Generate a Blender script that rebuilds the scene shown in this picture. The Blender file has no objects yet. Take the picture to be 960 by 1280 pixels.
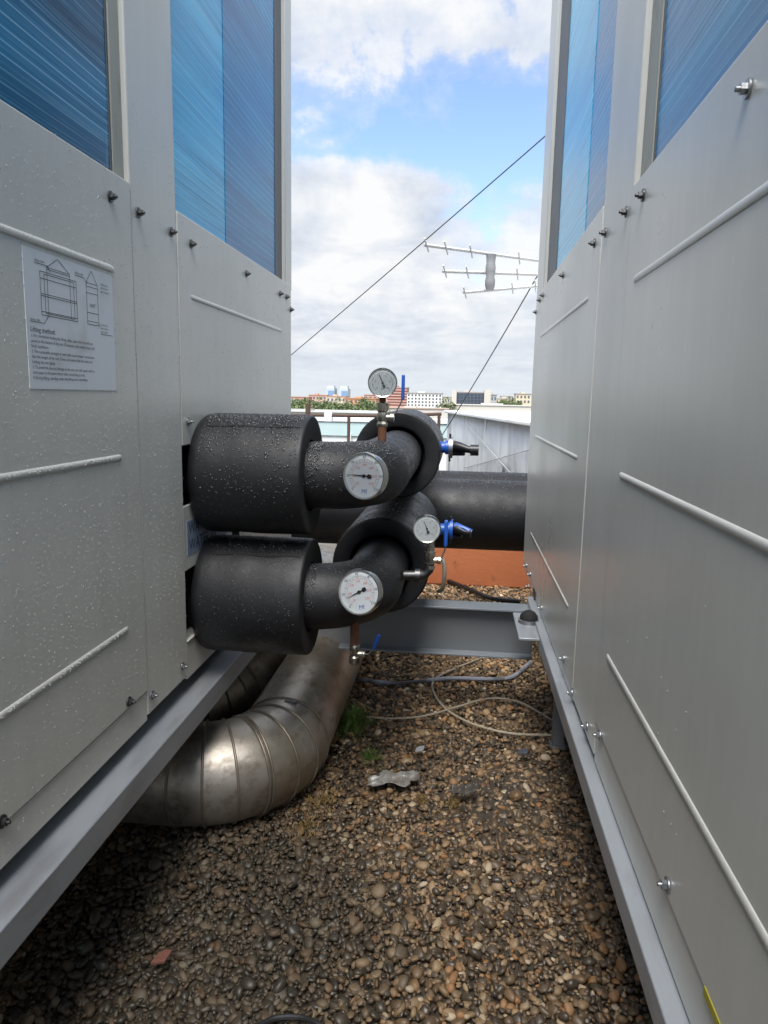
import bpy, math, random
import numpy as np
from mathutils import Vector, Matrix, Quaternion
random.seed(7); RNG = np.random.default_rng(7)
S = bpy.context.scene
COL = S.collection
PI = math.pi

# ------------------------------------------------------------------ camera frame (photo: 960 x 1280, f = 890 px)
F, CX, CY = 890.0, 480.0, 640.0
_y = Vector((98.0, 142.0, -F)).normalized()            # the aisle direction seen by the camera
_u = Vector((0.0195, 1.0, 0.0)); _u.z = -(_u.x*_y.x + _u.y*_y.y)/_y.z
_u.normalize(); _x = _y.cross(_u)
W2C = Matrix((_x, _y, _u)).transposed()                # columns: world axes in camera coordinates
C2W = W2C.transposed()
def ray(px, py):
    return C2W @ Vector(((px-CX)/F, -(py-CY)/F, -1.0))
def onX(px, py, X):
    d = ray(px, py); return d*(X/d.x)
def onY(px, py, Y):
    d = ray(px, py); return d*(Y/d.y)
def onZ(px, py, Z):
    d = ray(px, py); return d*(Z/d.z)

GZ = -1.28                                             # gravel level (camera at the origin)
XL, XR = -0.707, 0.315                                 # faces of the two chiller units

# ------------------------------------------------------------------ materials
class NT:
    def __init__(s, m):
        m.use_nodes = True; s.t = m.node_tree; s.t.nodes.clear()
    def n(s, typ, **kw):
        nd = s.t.nodes.new(typ)
        for k, v in kw.items():
            if k == 'inp':
                for a, b in v.items(): s.set(nd, a, b)
            else: setattr(nd, k, v)
        return nd
    def set(s, nd, a, b):
        sock = nd.inputs[a]
        if isinstance(b, bpy.types.NodeSocket): s.t.links.new(b, sock)
        else:
            try: sock.default_value = b
            except Exception: sock.default_value = tuple(b) + (1.0,)
    def math(s, op, a, b=0.0, c=None, clamp=False):
        nd = s.n('ShaderNodeMath', operation=op, use_clamp=clamp)
        s.set(nd, 0, a); s.set(nd, 1, b)
        if c is not None: s.set(nd, 2, c)
        return nd.outputs[0]
    def mix(s, f, a, b, mode='MIX'):
        nd = s.n('ShaderNodeMix', data_type='RGBA', blend_type=mode)
        s.set(nd, 0, f)
        for k, v in ((6, a), (7, b)):
            if not isinstance(v, bpy.types.NodeSocket) and len(v) == 3: v = tuple(v)+(1.0,)
            s.set(nd, k, v)
        return nd.outputs[2]
    def coord(s, scale=(1,1,1), kind='Object'):
        tc = s.n('ShaderNodeTexCoord'); mp = s.n('ShaderNodeMapping')
        s.set(mp, 'Vector', tc.outputs[kind]); mp.inputs['Scale'].default_value = scale
        return mp.outputs[0]
    def noise(s, scale, vec=None, detail=4.0, rough=0.55, dist=0.0):
        nd = s.n('ShaderNodeTexNoise'); nd.inputs['Scale'].default_value = scale
        nd.inputs['Detail'].default_value = detail; nd.inputs['Roughness'].default_value = rough
        nd.inputs['Distortion'].default_value = dist
        s.set(nd, 'Vector', vec if vec is not None else s.coord())
        return nd.outputs[0]
    def ramp(s, f, *stops):
        nd = s.n('ShaderNodeValToRGB'); s.set(nd, 0, f)
        el = nd.color_ramp.elements
        while len(el) < len(stops): el.new(0.5)
        for e, (p, c) in zip(el, stops):
            e.position = p
            if not hasattr(c, '__len__'): c = (c, c, c)
            e.color = tuple(c)+(1.0,)
        return nd.outputs[0]
    def bump(s, h, strength=0.3, dist=0.002, normal=None):
        nd = s.n('ShaderNodeBump'); nd.inputs['Strength'].default_value = strength
        nd.inputs['Distance'].default_value = dist; s.set(nd, 'Height', h)
        if normal is not None: s.set(nd, 'Normal', normal)
        return nd.outputs[0]
    def out(s, base, rough=0.5, metal=0.0, normal=None, **kw):
        p = s.n('ShaderNodeBsdfPrincipled')
        if not isinstance(base, bpy.types.NodeSocket) and len(base) == 3: base = tuple(base)+(1.0,)
        s.set(p, 'Base Color', base); s.set(p, 'Roughness', rough); s.set(p, 'Metallic', metal)
        if normal is not None: s.set(p, 'Normal', normal)
        for k, v in kw.items(): s.set(p, k, v)
        o = s.n('ShaderNodeOutputMaterial'); s.t.links.new(p.outputs[0], o.inputs[0])
        return p
MATS = {}
def pbr(name, col, rough=0.5, metal=0.0, var=0.12, vs=8.0, bump=0.0, bs=200.0, bd=0.001, dirt=None, dscale=3.0, dlo=0.55, dhi=0.75, stretch=(1,1,1), **kw):
    m = bpy.data.materials.new(name); t = NT(m)
    n = t.noise(vs, t.coord(stretch))
    c = t.mix(n, tuple(x*(1-var) for x in col), tuple(min(1, x*(1+var)) for x in col))
    if dirt is not None:
        d = t.ramp(t.noise(dscale, t.coord(stretch), 6), (dlo, 0.0), (dhi, 1.0))
        c = t.mix(d, c, dirt)
    r = t.math('MULTIPLY_ADD', n, rough*0.35, rough*0.82)
    nm = t.bump(t.noise(bs, None, 2), bump, bd) if bump else None
    t.out(c, r, metal, nm, **kw)
    MATS[name] = m; return m

def m_paint(name, col, rough, streak=0.5):
    """semi-gloss powder coat: faint rain streaks, smudges and orange peel"""
    m = bpy.data.materials.new(name); t = NT(m)
    st = t.noise(6, t.coord((1, 7, 0.6)), 5, 0.6)
    sm = t.noise(2.3, None, 6, 0.6)
    c = t.mix(t.math('MULTIPLY', st, 0.55*streak), col, (0.30, 0.30, 0.27))
    c = t.mix(t.ramp(sm, (0.5, 0.0), (0.8, 0.16)), c, (0.36, 0.35, 0.31))
    spk = t.ramp(t.noise(55, None, 2, 0.5), (0.77, 0.0), (0.82, 0.25))
    c = t.mix(spk, c, (0.30, 0.28, 0.24))
    r = t.math('MULTIPLY_ADD', sm, 0.22, rough-0.10)
    h = t.math('ADD', t.math('MULTIPLY', t.noise(420, None, 2), 0.15), t.noise(2.2, t.coord((1, 1, 1)), 2))
    buck = t.noise(3.1, t.coord((1, 1, .6)), 2, .4)
    t.out(c, r, 0.0, t.bump(h, 0.10, 0.006, t.bump(buck, 0.16, 0.03)))
    return m
PAINT = m_paint('panel_paint', (0.585, 0.58, 0.535), 0.30)
PAINT2 = m_paint('post_paint', (0.60, 0.597, 0.555), 0.32)
CASING = pbr('dark_casing', (0.03, 0.03, 0.032), 0.6)
GASKET = pbr('grey_gasket', (0.10, 0.105, 0.11), 0.55)
REVEAL = pbr('window_reveal', (0.36, 0.36, 0.31), 0.5, dirt=(0.2, 0.19, 0.15), dscale=20, stretch=(1, 1, .4))

def m_film(name, deep, light, k):
    """blue plastic film stretched over horizontal coil tubes: fine level lines, creases, pale scuffs"""
    m = bpy.data.materials.new(name); t = NT(m)
    fine = t.noise(170, t.coord((0.1, 0.008, 1.0)), 3, 0.7)
    mid = t.noise(46, t.coord((0.2, 0.015, 1.0)), 3, 0.6)
    wide = t.noise(8, t.coord((0.3, 0.06, 1.0)), 4, 0.6)
    wav = t.n('ShaderNodeTexWave', wave_type='BANDS', bands_direction='Z')
    wav.inputs['Scale'].default_value = 15; wav.inputs['Distortion'].default_value = 0.6; wav.inputs['Detail'].default_value = 1
    t.set(wav, 'Vector', t.coord((0.0, 0.12, 1)))
    vert = t.noise(30, t.coord((0.2, 1.0, 0.06)), 4, 0.7)
    c = t.mix(t.ramp(wide, (0.34, 0.0), (0.66, 1.0)), deep, light)
    c = t.mix(t.math('MULTIPLY', t.ramp(fine, (0.56, 0.0), (0.64, 1.0)), 0.16*k), c, (0.38, 0.72, 0.92))
    c = t.mix(t.math('MULTIPLY', t.ramp(mid, (0.60, 0.0), (0.66, 1.0)), 0.15*k), c, (0.42, 0.74, 0.93))
    c = t.mix(t.math('MULTIPLY', t.ramp(wav.outputs[0], (0.93, 0.0), (0.98, 1.0)), t.math('MULTIPLY', t.ramp(wide, (.35, 0.1), (.6, 1.0)), 0.42*k)), c, (0.42, 0.74, 0.93))
    c = t.mix(t.math('MULTIPLY', t.ramp(fine, (0.34, 1.0), (0.43, 0.0)), 0.5), c, (0.006, 0.05, 0.12))
    c = t.mix(t.math('MULTIPLY', t.ramp(mid, (0.30, 1.0), (0.36, 0.0)), 0.3), c, (0.006, 0.05, 0.12))
    c = t.mix(t.math('MULTIPLY', t.ramp(vert, (0.64, 0.0), (0.76, 1.0)), 0.25*k), c, (0.5, 0.74, 0.86))
    h = t.math('ADD', t.math('MULTIPLY', fine, 0.4), t.math('ADD', wide, t.math('MULTIPLY', mid, 0.5)))
    t.out(c, t.math('MULTIPLY_ADD', wide, 0.2, 0.14), 0.0, t.bump(h, 0.22, 0.006), **{'Specular IOR Level': 0.2})
    return m
FILM_A = m_film('blue_film', (0.02, 0.33, 0.62), (0.13, 0.62, 0.90), 1.0)
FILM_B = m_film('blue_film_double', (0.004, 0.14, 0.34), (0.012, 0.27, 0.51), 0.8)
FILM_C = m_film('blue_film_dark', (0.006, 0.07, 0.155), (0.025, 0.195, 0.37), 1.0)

def m_rubber():
    m = bpy.data.materials.new('rubber_insulation'); t = NT(m)
    n1 = t.noise(3, None, 5); n2 = t.noise(700, None, 2); n3 = t.noise(45, None, 4)
    c = t.mix(n1, (0.006, 0.0063, 0.0075), (0.014, 0.0145, 0.017))
    wet = t.ramp(t.noise(7, None, 4), (0.40, 0.42), (0.65, 0.60))
    h = t.math('ADD', t.math('MULTIPLY', n2, 0.5), n3)
    dent = t.noise(7, None, 3, .5)
    t.out(c, wet, 0.0, t.bump(h, 0.4, 0.0018, t.bump(dent, 0.5, 0.012)))
    return m
RUBBER = m_rubber()
RUBBERCUT = pbr('insulation_cut_face', (0.010, 0.010, 0.011), 0.85, bump=0.5, bs=300)
RIM = pbr('polished_steel', (0.62, 0.62, 0.60), 0.22, 1.0, var=0.1, dirt=(0.35, 0.27, 0.17), dscale=40, dlo=0.6, dhi=0.8)
ZINC = pbr('zinc_bolt', (0.36, 0.365, 0.37), 0.38, 1.0, var=0.2, vs=90)
DARKZINC = pbr('tarnished_bolt', (0.12, 0.12, 0.12), 0.42, 1.0, var=0.3, vs=90)
DIAL = pbr('dial_white', (0.80, 0.84, 0.86), 0.4, var=0.02)
DIALG = pbr('dial_grey', (0.62, 0.66, 0.66), 0.4, var=0.04)
BLACK = pbr('black_paint', (0.012, 0.012, 0.014), 0.35)
INK = pbr('black_ink', (0.035, 0.035, 0.04), 0.6)
REDINK = pbr('red_ink', (0.70, 0.16, 0.14), 0.6)
BLUEINK = pbr('blue_ink', (0.05, 0.10, 0.42), 0.6)
BLUE = pbr('blue_lever', (0.015, 0.09, 0.42), 0.35, bump=0.1)
BRASS = pbr('nickel_brass', (0.50, 0.47, 0.40), 0.33, 1.0, var=0.25, vs=60, dirt=(0.22, 0.15, 0.09), dscale=60)
RUST = pbr('rusty_steel', (0.13, 0.055, 0.028), 0.85, var=0.5, vs=70, bump=0.5, bs=400, dirt=(0.06, 0.03, 0.02), dscale=80)
RAIL = pbr('galvanised_rail', (0.33, 0.35, 0.375), 0.38, 0.3, var=0.16, vs=12, dirt=(0.22, 0.22, 0.23), dscale=18, dlo=0.5, dhi=0.8, stretch=(1, .25, 1), bump=0.12, bs=60)
BEAM = pbr('grey_steel_paint', (0.15, 0.16, 0.17), 0.42, var=0.12, vs=6, bump=0.1, bs=90)
BEAMTOP = pbr('wet_grey_paint', (0.20, 0.225, 0.25), 0.25, var=0.15, vs=10)

def m_duct():
    m = bpy.data.materials.new('weathered_sheet_metal'); t = NT(m)
    n1 = t.noise(3.2, t.coord((1, 1, .8)), 6, 0.62); n2 = t.noise(22, t.coord((1, .5, 1)), 5, 0.65); n3 = t.noise(140, None, 3)
    c = t.mix(t.ramp(n1, (0.38, 0.0), (0.66, 1.0)), (0.47, 0.44, 0.395), (0.27, 0.225, 0.17))
    c = t.mix(t.ramp(n2, (0.50, 0.0), (0.70, 0.75)), c, (0.15, 0.112, 0.075))
    c = t.mix(t.ramp(n3, (0.66, 0.0), (0.74, 0.6)), c, (0.55, 0.5, 0.43))
    r = t.math('MULTIPLY_ADD', n2, 0.32, 0.31)
    h = t.math('ADD', t.math('MULTIPLY', n1, 1.0), t.math('MULTIPLY', n3, 0.06))
    t.out(c, r, 0.88, t.bump(h, 0.25, 0.02))
    return m
DUCT = m_duct()

def m_gravel():
    m = bpy.data.materials.new('river_pebbles'); t = NT(m)
    g = t.n('ShaderNodeNewGeometry')
    ri = g.outputs['Random Per Island']
    c = t.ramp(ri, (0.0, (0.022, 0.021, 0.021)), (0.20, (0.045, 0.039, 0.033)), (0.36, (0.090, 0.064, 0.040)), (0.50, (0.17, 0.108, 0.055)),
               (0.62, (0.075, 0.068, 0.060)), (0.73, (0.26, 0.185, 0.105)), (0.84, (0.32, 0.25, 0.17)), (0.925, (0.30, 0.15, 0.055)), (0.965, (0.46, 0.39, 0.28)), (1.0, (0.58, 0.53, 0.44)))
    geo = t.n('ShaderNodeNewGeometry')
    sep = t.n('ShaderNodeSeparateXYZ'); t.set(sep, 0, geo.outputs['Position'])
    wn = t.noise(1.5, geo.outputs['Position'], 5, 0.6)
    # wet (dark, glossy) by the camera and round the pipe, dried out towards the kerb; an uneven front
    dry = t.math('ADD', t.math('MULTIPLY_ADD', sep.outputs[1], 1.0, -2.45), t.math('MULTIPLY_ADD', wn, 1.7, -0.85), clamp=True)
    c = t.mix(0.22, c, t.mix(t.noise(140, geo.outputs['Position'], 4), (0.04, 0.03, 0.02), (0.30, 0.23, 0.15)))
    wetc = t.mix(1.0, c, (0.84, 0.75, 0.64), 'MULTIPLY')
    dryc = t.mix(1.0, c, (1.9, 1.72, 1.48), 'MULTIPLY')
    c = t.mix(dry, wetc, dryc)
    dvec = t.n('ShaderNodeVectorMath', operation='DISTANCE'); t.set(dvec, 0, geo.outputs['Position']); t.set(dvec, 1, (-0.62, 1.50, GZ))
    damp_shade = t.ramp(t.math('ADD', dvec.outputs['Value'], t.math('MULTIPLY_ADD', wn, 0.9, -0.45)), (0.30, 0.74), (0.62, 0.0))  # near-left stones darkened: shade beneath the unit painted in, with some damp
    c = t.mix(damp_shade, c, (0.022, 0.020, 0.014))
    damp_shade_r = damp_shade
    soil = t.ramp(t.noise(2.6, geo.outputs['Position'], 5, 0.65), (0.62, 0.0), (0.72, 0.55))
    c = t.mix(soil, c, (0.055, 0.045, 0.033))
    r = t.math('MULTIPLY_ADD', dry, 0.35, t.math('MULTIPLY_ADD', ri, 0.25, 0.36))
    r = t.math('ADD', r, t.math('MULTIPLY', damp_shade_r, 0.08))
    t.out(c, r, 0.0, t.bump(t.noise(260, geo.outputs['Position'], 3), 0.2, 0.001))
    return m
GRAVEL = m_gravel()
SOIL = pbr('gritty_soil', (0.05, 0.04, 0.028), 0.9, var=0.5, vs=60, bump=0.8, bs=180, bd=0.004)

# ------------------------------------------------------------------ mesh builder
class MB:
    def __init__(s): s.v = []; s.f = []
    def add(s, vs, fs):
        o = len(s.v); s.v += [Vector(v) for v in vs]; s.f += [tuple(i+o for i in f) for f in fs]; return s
    def box(s, a, b):
        x0, x1 = sorted((a[0], b[0])); y0, y1 = sorted((a[1], b[1])); z0, z1 = sorted((a[2], b[2]))
        return s.add([(x0,y0,z0),(x1,y0,z0),(x1,y1,z0),(x0,y1,z0),(x0,y0,z1),(x1,y0,z1),(x1,y1,z1),(x0,y1,z1)],
                     [(0,3,2,1),(4,5,6,7),(0,1,5,4),(1,2,6,5),(2,3,7,6),(3,0,4,7)])
    def quad(s, *p): return s.add(p, [tuple(range(len(p)))])
    def loft(s, rings, closed=True, caps=True):
        n = len(rings[0]); vs = [p for r in rings for p in r]; fs = []
        for i in range(len(rings)-1):
            for j in range(n if closed else n-1):
                k = (j+1) % n
                fs.append((i*n+j, i*n+k, (i+1)*n+k, (i+1)*n+j))
        if caps:
            fs.append(tuple(reversed(range(n)))); fs.append(tuple((len(rings)-1)*n+j for j in range(n)))
        return s.add(vs, fs)
    def tube(s, path, r, n=16, caps=True):
        path = [Vector(p) for p in path]; rr = r if hasattr(r, '__len__') else [r]*len(path)
        rings = []; up = None
        for i, p in enumerate(path):
            d = (path[min(i+1, len(path)-1)] - path[max(i-1, 0)]).normalized()
            if up is None:
                up = Vector((0,0,1)) if abs(d.z) < 0.9 else Vector((1,0,0))
            a = (up - d*up.dot(d)).normalized(); up = a; b = d.cross(a)
            rings.append([p + (a*math.cos(2*PI*j/n) + b*math.sin(2*PI*j/n))*rr[i] for j in range(n)])
        return s.loft(rings, True, caps)
    def lathe(s, o, axis, prof, n=32, caps=True):
        """prof: list of (distance along axis, radius)"""
        o = Vector(o); d = Vector(axis).normalized()
        up = Vector((0,0,1)) if abs(d.z) < 0.9 else Vector((1,0,0))
        a = (up - d*up.dot(d)).normalized(); b = d.cross(a)
        return s.loft([[o + d*h + (a*math.cos(2*PI*j/n)+b*math.sin(2*PI*j/n))*max(r, 1e-5) for j in range(n)] for h, r in prof], True, caps)
    def prism(s, pts, d):
        d = Vector(d); n = len(pts); pts = [Vector(p) for p in pts]
        return s.loft([pts, [p+d for p in pts]])
    def build(s, name, mat, parent=None, smooth=35, bevel=0.0, seg=2, loc=None):
        me = bpy.data.meshes.new(name); o = bpy.data.objects.new(name, me)
        base = Vector(loc) if loc is not None else Vector((0,0,0))
        me.from_pydata([tuple(v-base) for v in s.v], [], s.f); me.update()
        import bmesh
        bm = bmesh.new(); bm.from_mesh(me); bmesh.ops.recalc_face_normals(bm, faces=bm.faces); bm.to_mesh(me); bm.free()
        if smooth:
            me.polygons.foreach_set('use_smooth', [True]*len(me.polygons)); me.set_sharp_from_angle(angle=math.radians(smooth))
        me.materials.append(mat); COL.objects.link(o); o.location = base
        if parent is not None:
            o.parent = parent
        if bevel:
            md = o.modifiers.new('bevel', 'BEVEL'); md.width = bevel; md.segments = seg; md.limit_method = 'ANGLE'; md.angle_limit = math.radians(40)
        return o
def thing(name, label, cat, loc=(0,0,0), group=None, rot=None):
    o = bpy.data.objects.new(name, None); COL.objects.link(o); o.location = loc; o.empty_display_size = 0.05
    if rot is not None: o.rotation_mode = 'QUATERNION'; o.rotation_quaternion = rot
    return tag(o, label, cat, group)
def tag(o, label=None, cat=None, group=None, kind=None):
    if label: o['label'] = label
    if cat: o['category'] = cat
    if group: o['group'] = group
    if kind: o['kind'] = kind
    return o
def kids(o): return [c for c in COL.objects if c.parent == o]
def copy_tree(o, parent=None):
    c = o.copy(); COL.objects.link(c)
    if parent is not None: c.parent = parent
    for k in kids(o): copy_tree(k, c)
    return c
def arc(c, p0, p1, n=10):
    """quarter arc about c from p0 to p1"""
    c, p0, p1 = Vector(c), Vector(p0), Vector(p1); a, b = p0-c, p1-c
    return [c + a*math.cos(PI/2*i/n) + b*math.sin(PI/2*i/n) for i in range(n+1)]
FONTC = {}
def text_mesh(lines, mat, parent, name='lettering'):
    """lines: (string, x, y, size, align, rotation) in the parent's own XY plane, all in one mesh"""
    vs, fs = [], []
    for st, x, y, sz, al, rz in lines:
        cu = bpy.data.curves.new('t', 'FONT'); cu.body = st; cu.size = sz; cu.align_x = al; cu.align_y = 'CENTER'; cu.resolution_u = 3
        ob = bpy.data.objects.new('t', cu); COL.objects.link(ob)
        dg = bpy.context.evaluated_depsgraph_get(); me = bpy.data.meshes.new_from_object(ob.evaluated_get(dg))
        o = len(vs); R = Matrix.Rotation(rz, 3, 'Z')
        vs += [(R @ v.co) + Vector((x, y, 0)) for v in me.vertices]; fs += [tuple(i+o for i in p.vertices) for p in me.polygons]
        bpy.data.objects.remove(ob); bpy.data.curves.remove(cu); bpy.data.meshes.remove(me)
    m = MB(); m.v = vs; m.f = fs
    me = bpy.data.meshes.new(name); me.from_pydata([tuple(v) for v in vs], [], fs); me.materials.append(mat)
    ob = bpy.data.objects.new(name, me); COL.objects.link(ob); ob.parent = parent
    return ob

def m_water():
    m = bpy.data.materials.new('rain_water'); t = NT(m)
    t.out((0.86, 0.88, 0.90), 0.04, 0.0, None, **{'Transmission Weight': 0.65, 'IOR': 1.33})
    return m
WATER = m_water()
WATERK = pbr('rain_water_on_black', (0.02, 0.021, 0.024), 0.04, var=0.0, **{'Specular IOR Level': 0.8})
def droplets(pts, parent, name='rain_droplets', flat=0.42, mat=None):
    """pts: list of (point, normal, radius). little domes of water"""
    seg = 7
    rings = [(1.0, 0.0), (0.80, 0.62), (0.42, 0.92)]
    P = np.array([tuple(p) for p, _, _ in pts], float); N = np.array([tuple(n) for _, n, _ in pts], float); R = np.array([r for _, _, r in pts], float)
    N /= np.linalg.norm(N, axis=1)[:, None]
    ref = np.where(np.abs(N[:, 2:3]) < 0.9, np.array([[0, 0, 1.0]]), np.array([[1.0, 0, 0]]))
    A = np.cross(ref, N); A /= np.linalg.norm(A, axis=1)[:, None]; B = np.cross(N, A)
    el = RNG.uniform(0.8, 1.25, len(pts))
    V = []
    for rr, hh in rings:
        for j in range(seg):
            a = 2*PI*j/seg
            V.append(P + (A*(math.cos(a)*rr)*R[:, None] + B*(math.sin(a)*rr)*(R*el)[:, None]) + N*(hh*flat*R)[:, None])
    V.append(P + N*(flat*R)[:, None])
    V = np.stack(V, 1); nv = V.shape[1]
    f4 = [];
    for i in range(2):
        for j in range(seg):
            k = (j+1) % seg; f4.append((i*seg+j, i*seg+k, (i+1)*seg+k, (i+1)*seg+j))
    faces = []
    f3 = [(2*seg+j, 2*seg+(j+1) % seg, 3*seg) for j in range(seg)]
    for b in range(len(pts)):
        o = b*nv
        faces += [tuple(i+o for i in f) for f in f4]; faces += [tuple(i+o for i in f) for f in f3]
    me = bpy.data.meshes.new(name); me.from_pydata(V.reshape(-1, 3).tolist(), [], faces)
    me.polygons.foreach_set('use_smooth', [True]*len(me.polygons)); me.materials.append(mat or WATER)
    o = bpy.data.objects.new(name, me); COL.objects.link(o); o.parent = parent; o['kind'] = 'stuff'
    return o

# ------------------------------------------------------------------ the two chiller units
def bolt_mb(p, nx, r=0.0077):
    m = MB(); p = Vector(p); ax = (nx, 0, 0)
    m.lathe(p, ax, [(0, r*1.45), (0.0025, r*1.45), (0.0028, r*1.2)], 18)
    pts = [p + Vector((nx*0.0025, math.cos(a+0.3)*r*0.9, math.sin(a+0.3)*r*0.9)) for a in [k*PI/3 for k in range(6)]]
    m.prism(pts, (nx*0.007, 0, 0))
    m.lathe(p+Vector((nx*0.0095, 0, 0)), ax, [(0, r*0.45), (0.0045, r*0.42), (0.0055, r*0.3)], 12)
    return m
def rib(m, X, nx, y0, y1, z, r=0.0075):
    """pressed half-round bead, ends rounded off"""
    n = 9; rings = []
    L = y1-y0
    for t, k in ((0, 0.05), (0.006, 0.6), (0.016, 1.0), (L-0.016, 1.0), (L-0.006, 0.6), (L, 0.05)):
        rings.append([Vector((X + nx*(math.sin(PI*j/n)*r*k*0.58) - nx*0.001, y0+t, z + math.cos(PI*j/n)*r*(0.55+0.45*k))) for j in range(n+1)])
    m.loft(rings, True, True)
ZT = 2.05
def ywall(px, py, X): return onX(px, py, X).y
def zwall(px, py, X): return onX(px, py, X).z

def chiller(X, nx, D):
    """X: face of the unit, nx: outward direction of that face; D: measured positions"""
    u = thing('chiller_unit', D['label'], 'chiller', (X - nx*0.9, 1.0, GZ), 'air-cooled chillers either side of the aisle')
    base = u.location.copy()
    def b(m, name, mat, **kw):
        o = m.build(name, mat, None, loc=kw.pop('at', base), **kw); o.parent = u; o.location = o.location - base; return o
    y0, yp, ys, yf = -3.4, D['yp'], D['ys'], D['yf']
    zb, zn, zf = D['zb'], D['zn'], D['zf']         # bottom, top of near panel, top of far panel
    dp = 0.012
    # dark inner casing, roof and floor pan
    m = MB(); m.box((X-nx*0.13, y0, zb), (X-nx*2.8, yf-0.012, ZT-0.02)); b(m, 'casing', CASING)
    m = MB(); m.box((X+nx*0.004, y0, ZT-0.018), (X-nx*2.8, yf+0.004, ZT+0.02)); b(m, 'top_cover', PAINT2, bevel=0.004)
    # near lower panel with three ribs
    m = MB(); m.box((X, y0, D['zpb']), (X-nx*dp, yp, zn))
    ob = b(m, 'lower_panel', PAINT, bevel=0.003)
    m = MB()
    for z in D['nribs']: rib(m, X, nx, y0+0.1, D['nrib_y'], z)
    r = b(m, 'pressed_rib', PAINT); r.parent = ob; r.location = (0, 0, 0)
    # plinth strip under it
    m = MB(); m.box((X-nx*0.004, y0, zb), (X-nx*0.05, yp, D['zpb']-0.003)); b(m, 'plinth_strip', PAINT, bevel=0.002)
    # corner post
    m = MB(); m.box((X-nx*0.0015, yp+0.0015, zb+0.012), (X-nx*0.12, ys-0.002, ZT-0.02)); b(m, 'corner_post', PAINT2, bevel=0.004)
    # reveal of near window
    m = MB(); m.box((X-nx*0.013, D['yrev'], zn-0.05), (X-nx*0.12, yp+0.0, ZT-0.02)); b(m, 'window_reveal', REVEAL, bevel=0.002)
    m = MB(); m.box((X-nx*0.0165, D['yrev']-0.006, zn-0.05), (X-nx*0.1, D['yrev']-0.001, ZT-0.02)); b(m, 'window_gasket', GASKET)
    # films
    m = MB(); m.box((X-nx*0.0185, y0, zn-0.06), (X-nx*0.05, D['yrev']-0.007, ZT-0.02)); b(m, 'coil_film', D['film'])
    yg = D['yg']; ym = D['ym']
    m = MB(); m.box((X-nx*0.020, ys, zf-0.06), (X-nx*0.05, ym, ZT-0.02)); b(m, 'coil_film', D['film1'])
    m = MB(); m.box((X-nx*0.0185, ym+0.001, zf-0.06), (X-nx*0.05, yg, ZT-0.02)); b(m, 'coil_film', D['film2'])
    m = MB(); m.box((X-nx*0.016, yg+0.001, zf-0.02), (X-nx*0.06, D['ye']-0.001, ZT-0.02)); b(m, 'window_gasket', GASKET)
    # far post
    m = MB(); m.box((X-nx*0.0015, D['ye'], zf-0.02), (X-nx*0.06, yf, ZT-0.02)); b(m, 'end_post', PAINT2, bevel=0.003)
    m = MB(); m.box((X-nx*0.005, yf-0.014, zb), (X-nx*0.06, yf, zf-0.021)); b(m, 'end_post', PAINT2, bevel=0.003)
    # far lower panel (with the pipe opening on the piped unit)
    m = MB(); yy = yf-0.016
    if 'hole' in D:
        h0, h1, hy = D['hole']
        m.box((X, ys, h1), (X-nx*dp, yy, zf)); m.box((X, hy, h0), (X-nx*dp, yy, h1)); m.box((X, ys, D['zfb']), (X-nx*dp, yy, h0))
    else:
        m.box((X, ys, D['zfb']), (X-nx*dp, yy, zf))
    ob = b(m, 'lower_panel', PAINT, bevel=0.0025)
    m = MB()
    for z, a, c in D['fribs']: rib(m, X, nx, a, c, z, 0.0065)
    r = b(m, 'pressed_rib', PAINT); r.parent = ob; r.location = (0, 0, 0)
    m = MB(); m.box((X-nx*0.004, ys, zb), (X-nx*0.05, yf-0.016, D['zfb']-0.003)); b(m, 'plinth_strip', PAINT, bevel=0.002)
    # thin dark seam strip behind the joint of post and far panel
    m = MB(); m.box((X-nx*0.0125, ys-0.002, zb), (X-nx*0.10, ys+0.003, zf-0.003)); b(m, 'seam_strip', CASING)
    for (px, py, dark) in D['bolts']:
        p = onX(px, py, X + nx*0.001)
        b(bolt_mb(p, nx), 'bolt', DARKZINC if dark else ZINC, at=p)
    return u, b, base

L = XL
DL = dict(label='light grey chiller unit wet with raindrops, instruction sheet stuck on its side', yp=ywall(163, 240, L), ys=ywall(222, 300, L), yf=ywall(365, 400, L),
    zb=zwall(0, 1092, L), zn=(zwall(0, 125, L)+zwall(160, 225, L))/2, zf=(zwall(222, 268, L)+zwall(350, 345, L))/2,
    zpb=(zwall(181, 866, L)+zwall(7, 1030, L))/2, zfb=-0.66, yrev=ywall(150, 200, L),
    nribs=[(zwall(0, 285, L)+zwall(145, 338, L))/2, (zwall(0, 598, L)+zwall(152, 572, L))/2, (zwall(0, 895, L)+zwall(158, 788, L))/2],
    nrib_y=ywall(150, 500, L), film=FILM_C, film1=FILM_A, film2=FILM_B,
    yg=ywall(349, 200, L), ym=ywall(287, 100, L), ye=ywall(357, 200, L),
    fribs=[((zwall(238, 372, L)+zwall(352, 413, L))/2, ywall(238, 372, L), ywall(352, 413, L))],
    hole=(zwall(236, 800, L), zwall(236, 556, L), 2.25),
    bolts=[(138,246,1),(173,266,1),(214,290,1),(239,305,1),(308,342,1),(350,367,1),(358,371,1),(363.5,387,1),(235,527,0),(161,877,1),(190,869,0),(228,833,0),(2,1027,1)])
print('LEFT', {k: DL[k] for k in ('yp','ys','yf','zb','zn','zf','zpb','yrev','nribs','yg','ym','ye','hole')})
UL, bL, baseL = chiller(L, 1, DL)
R_ = XR
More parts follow.
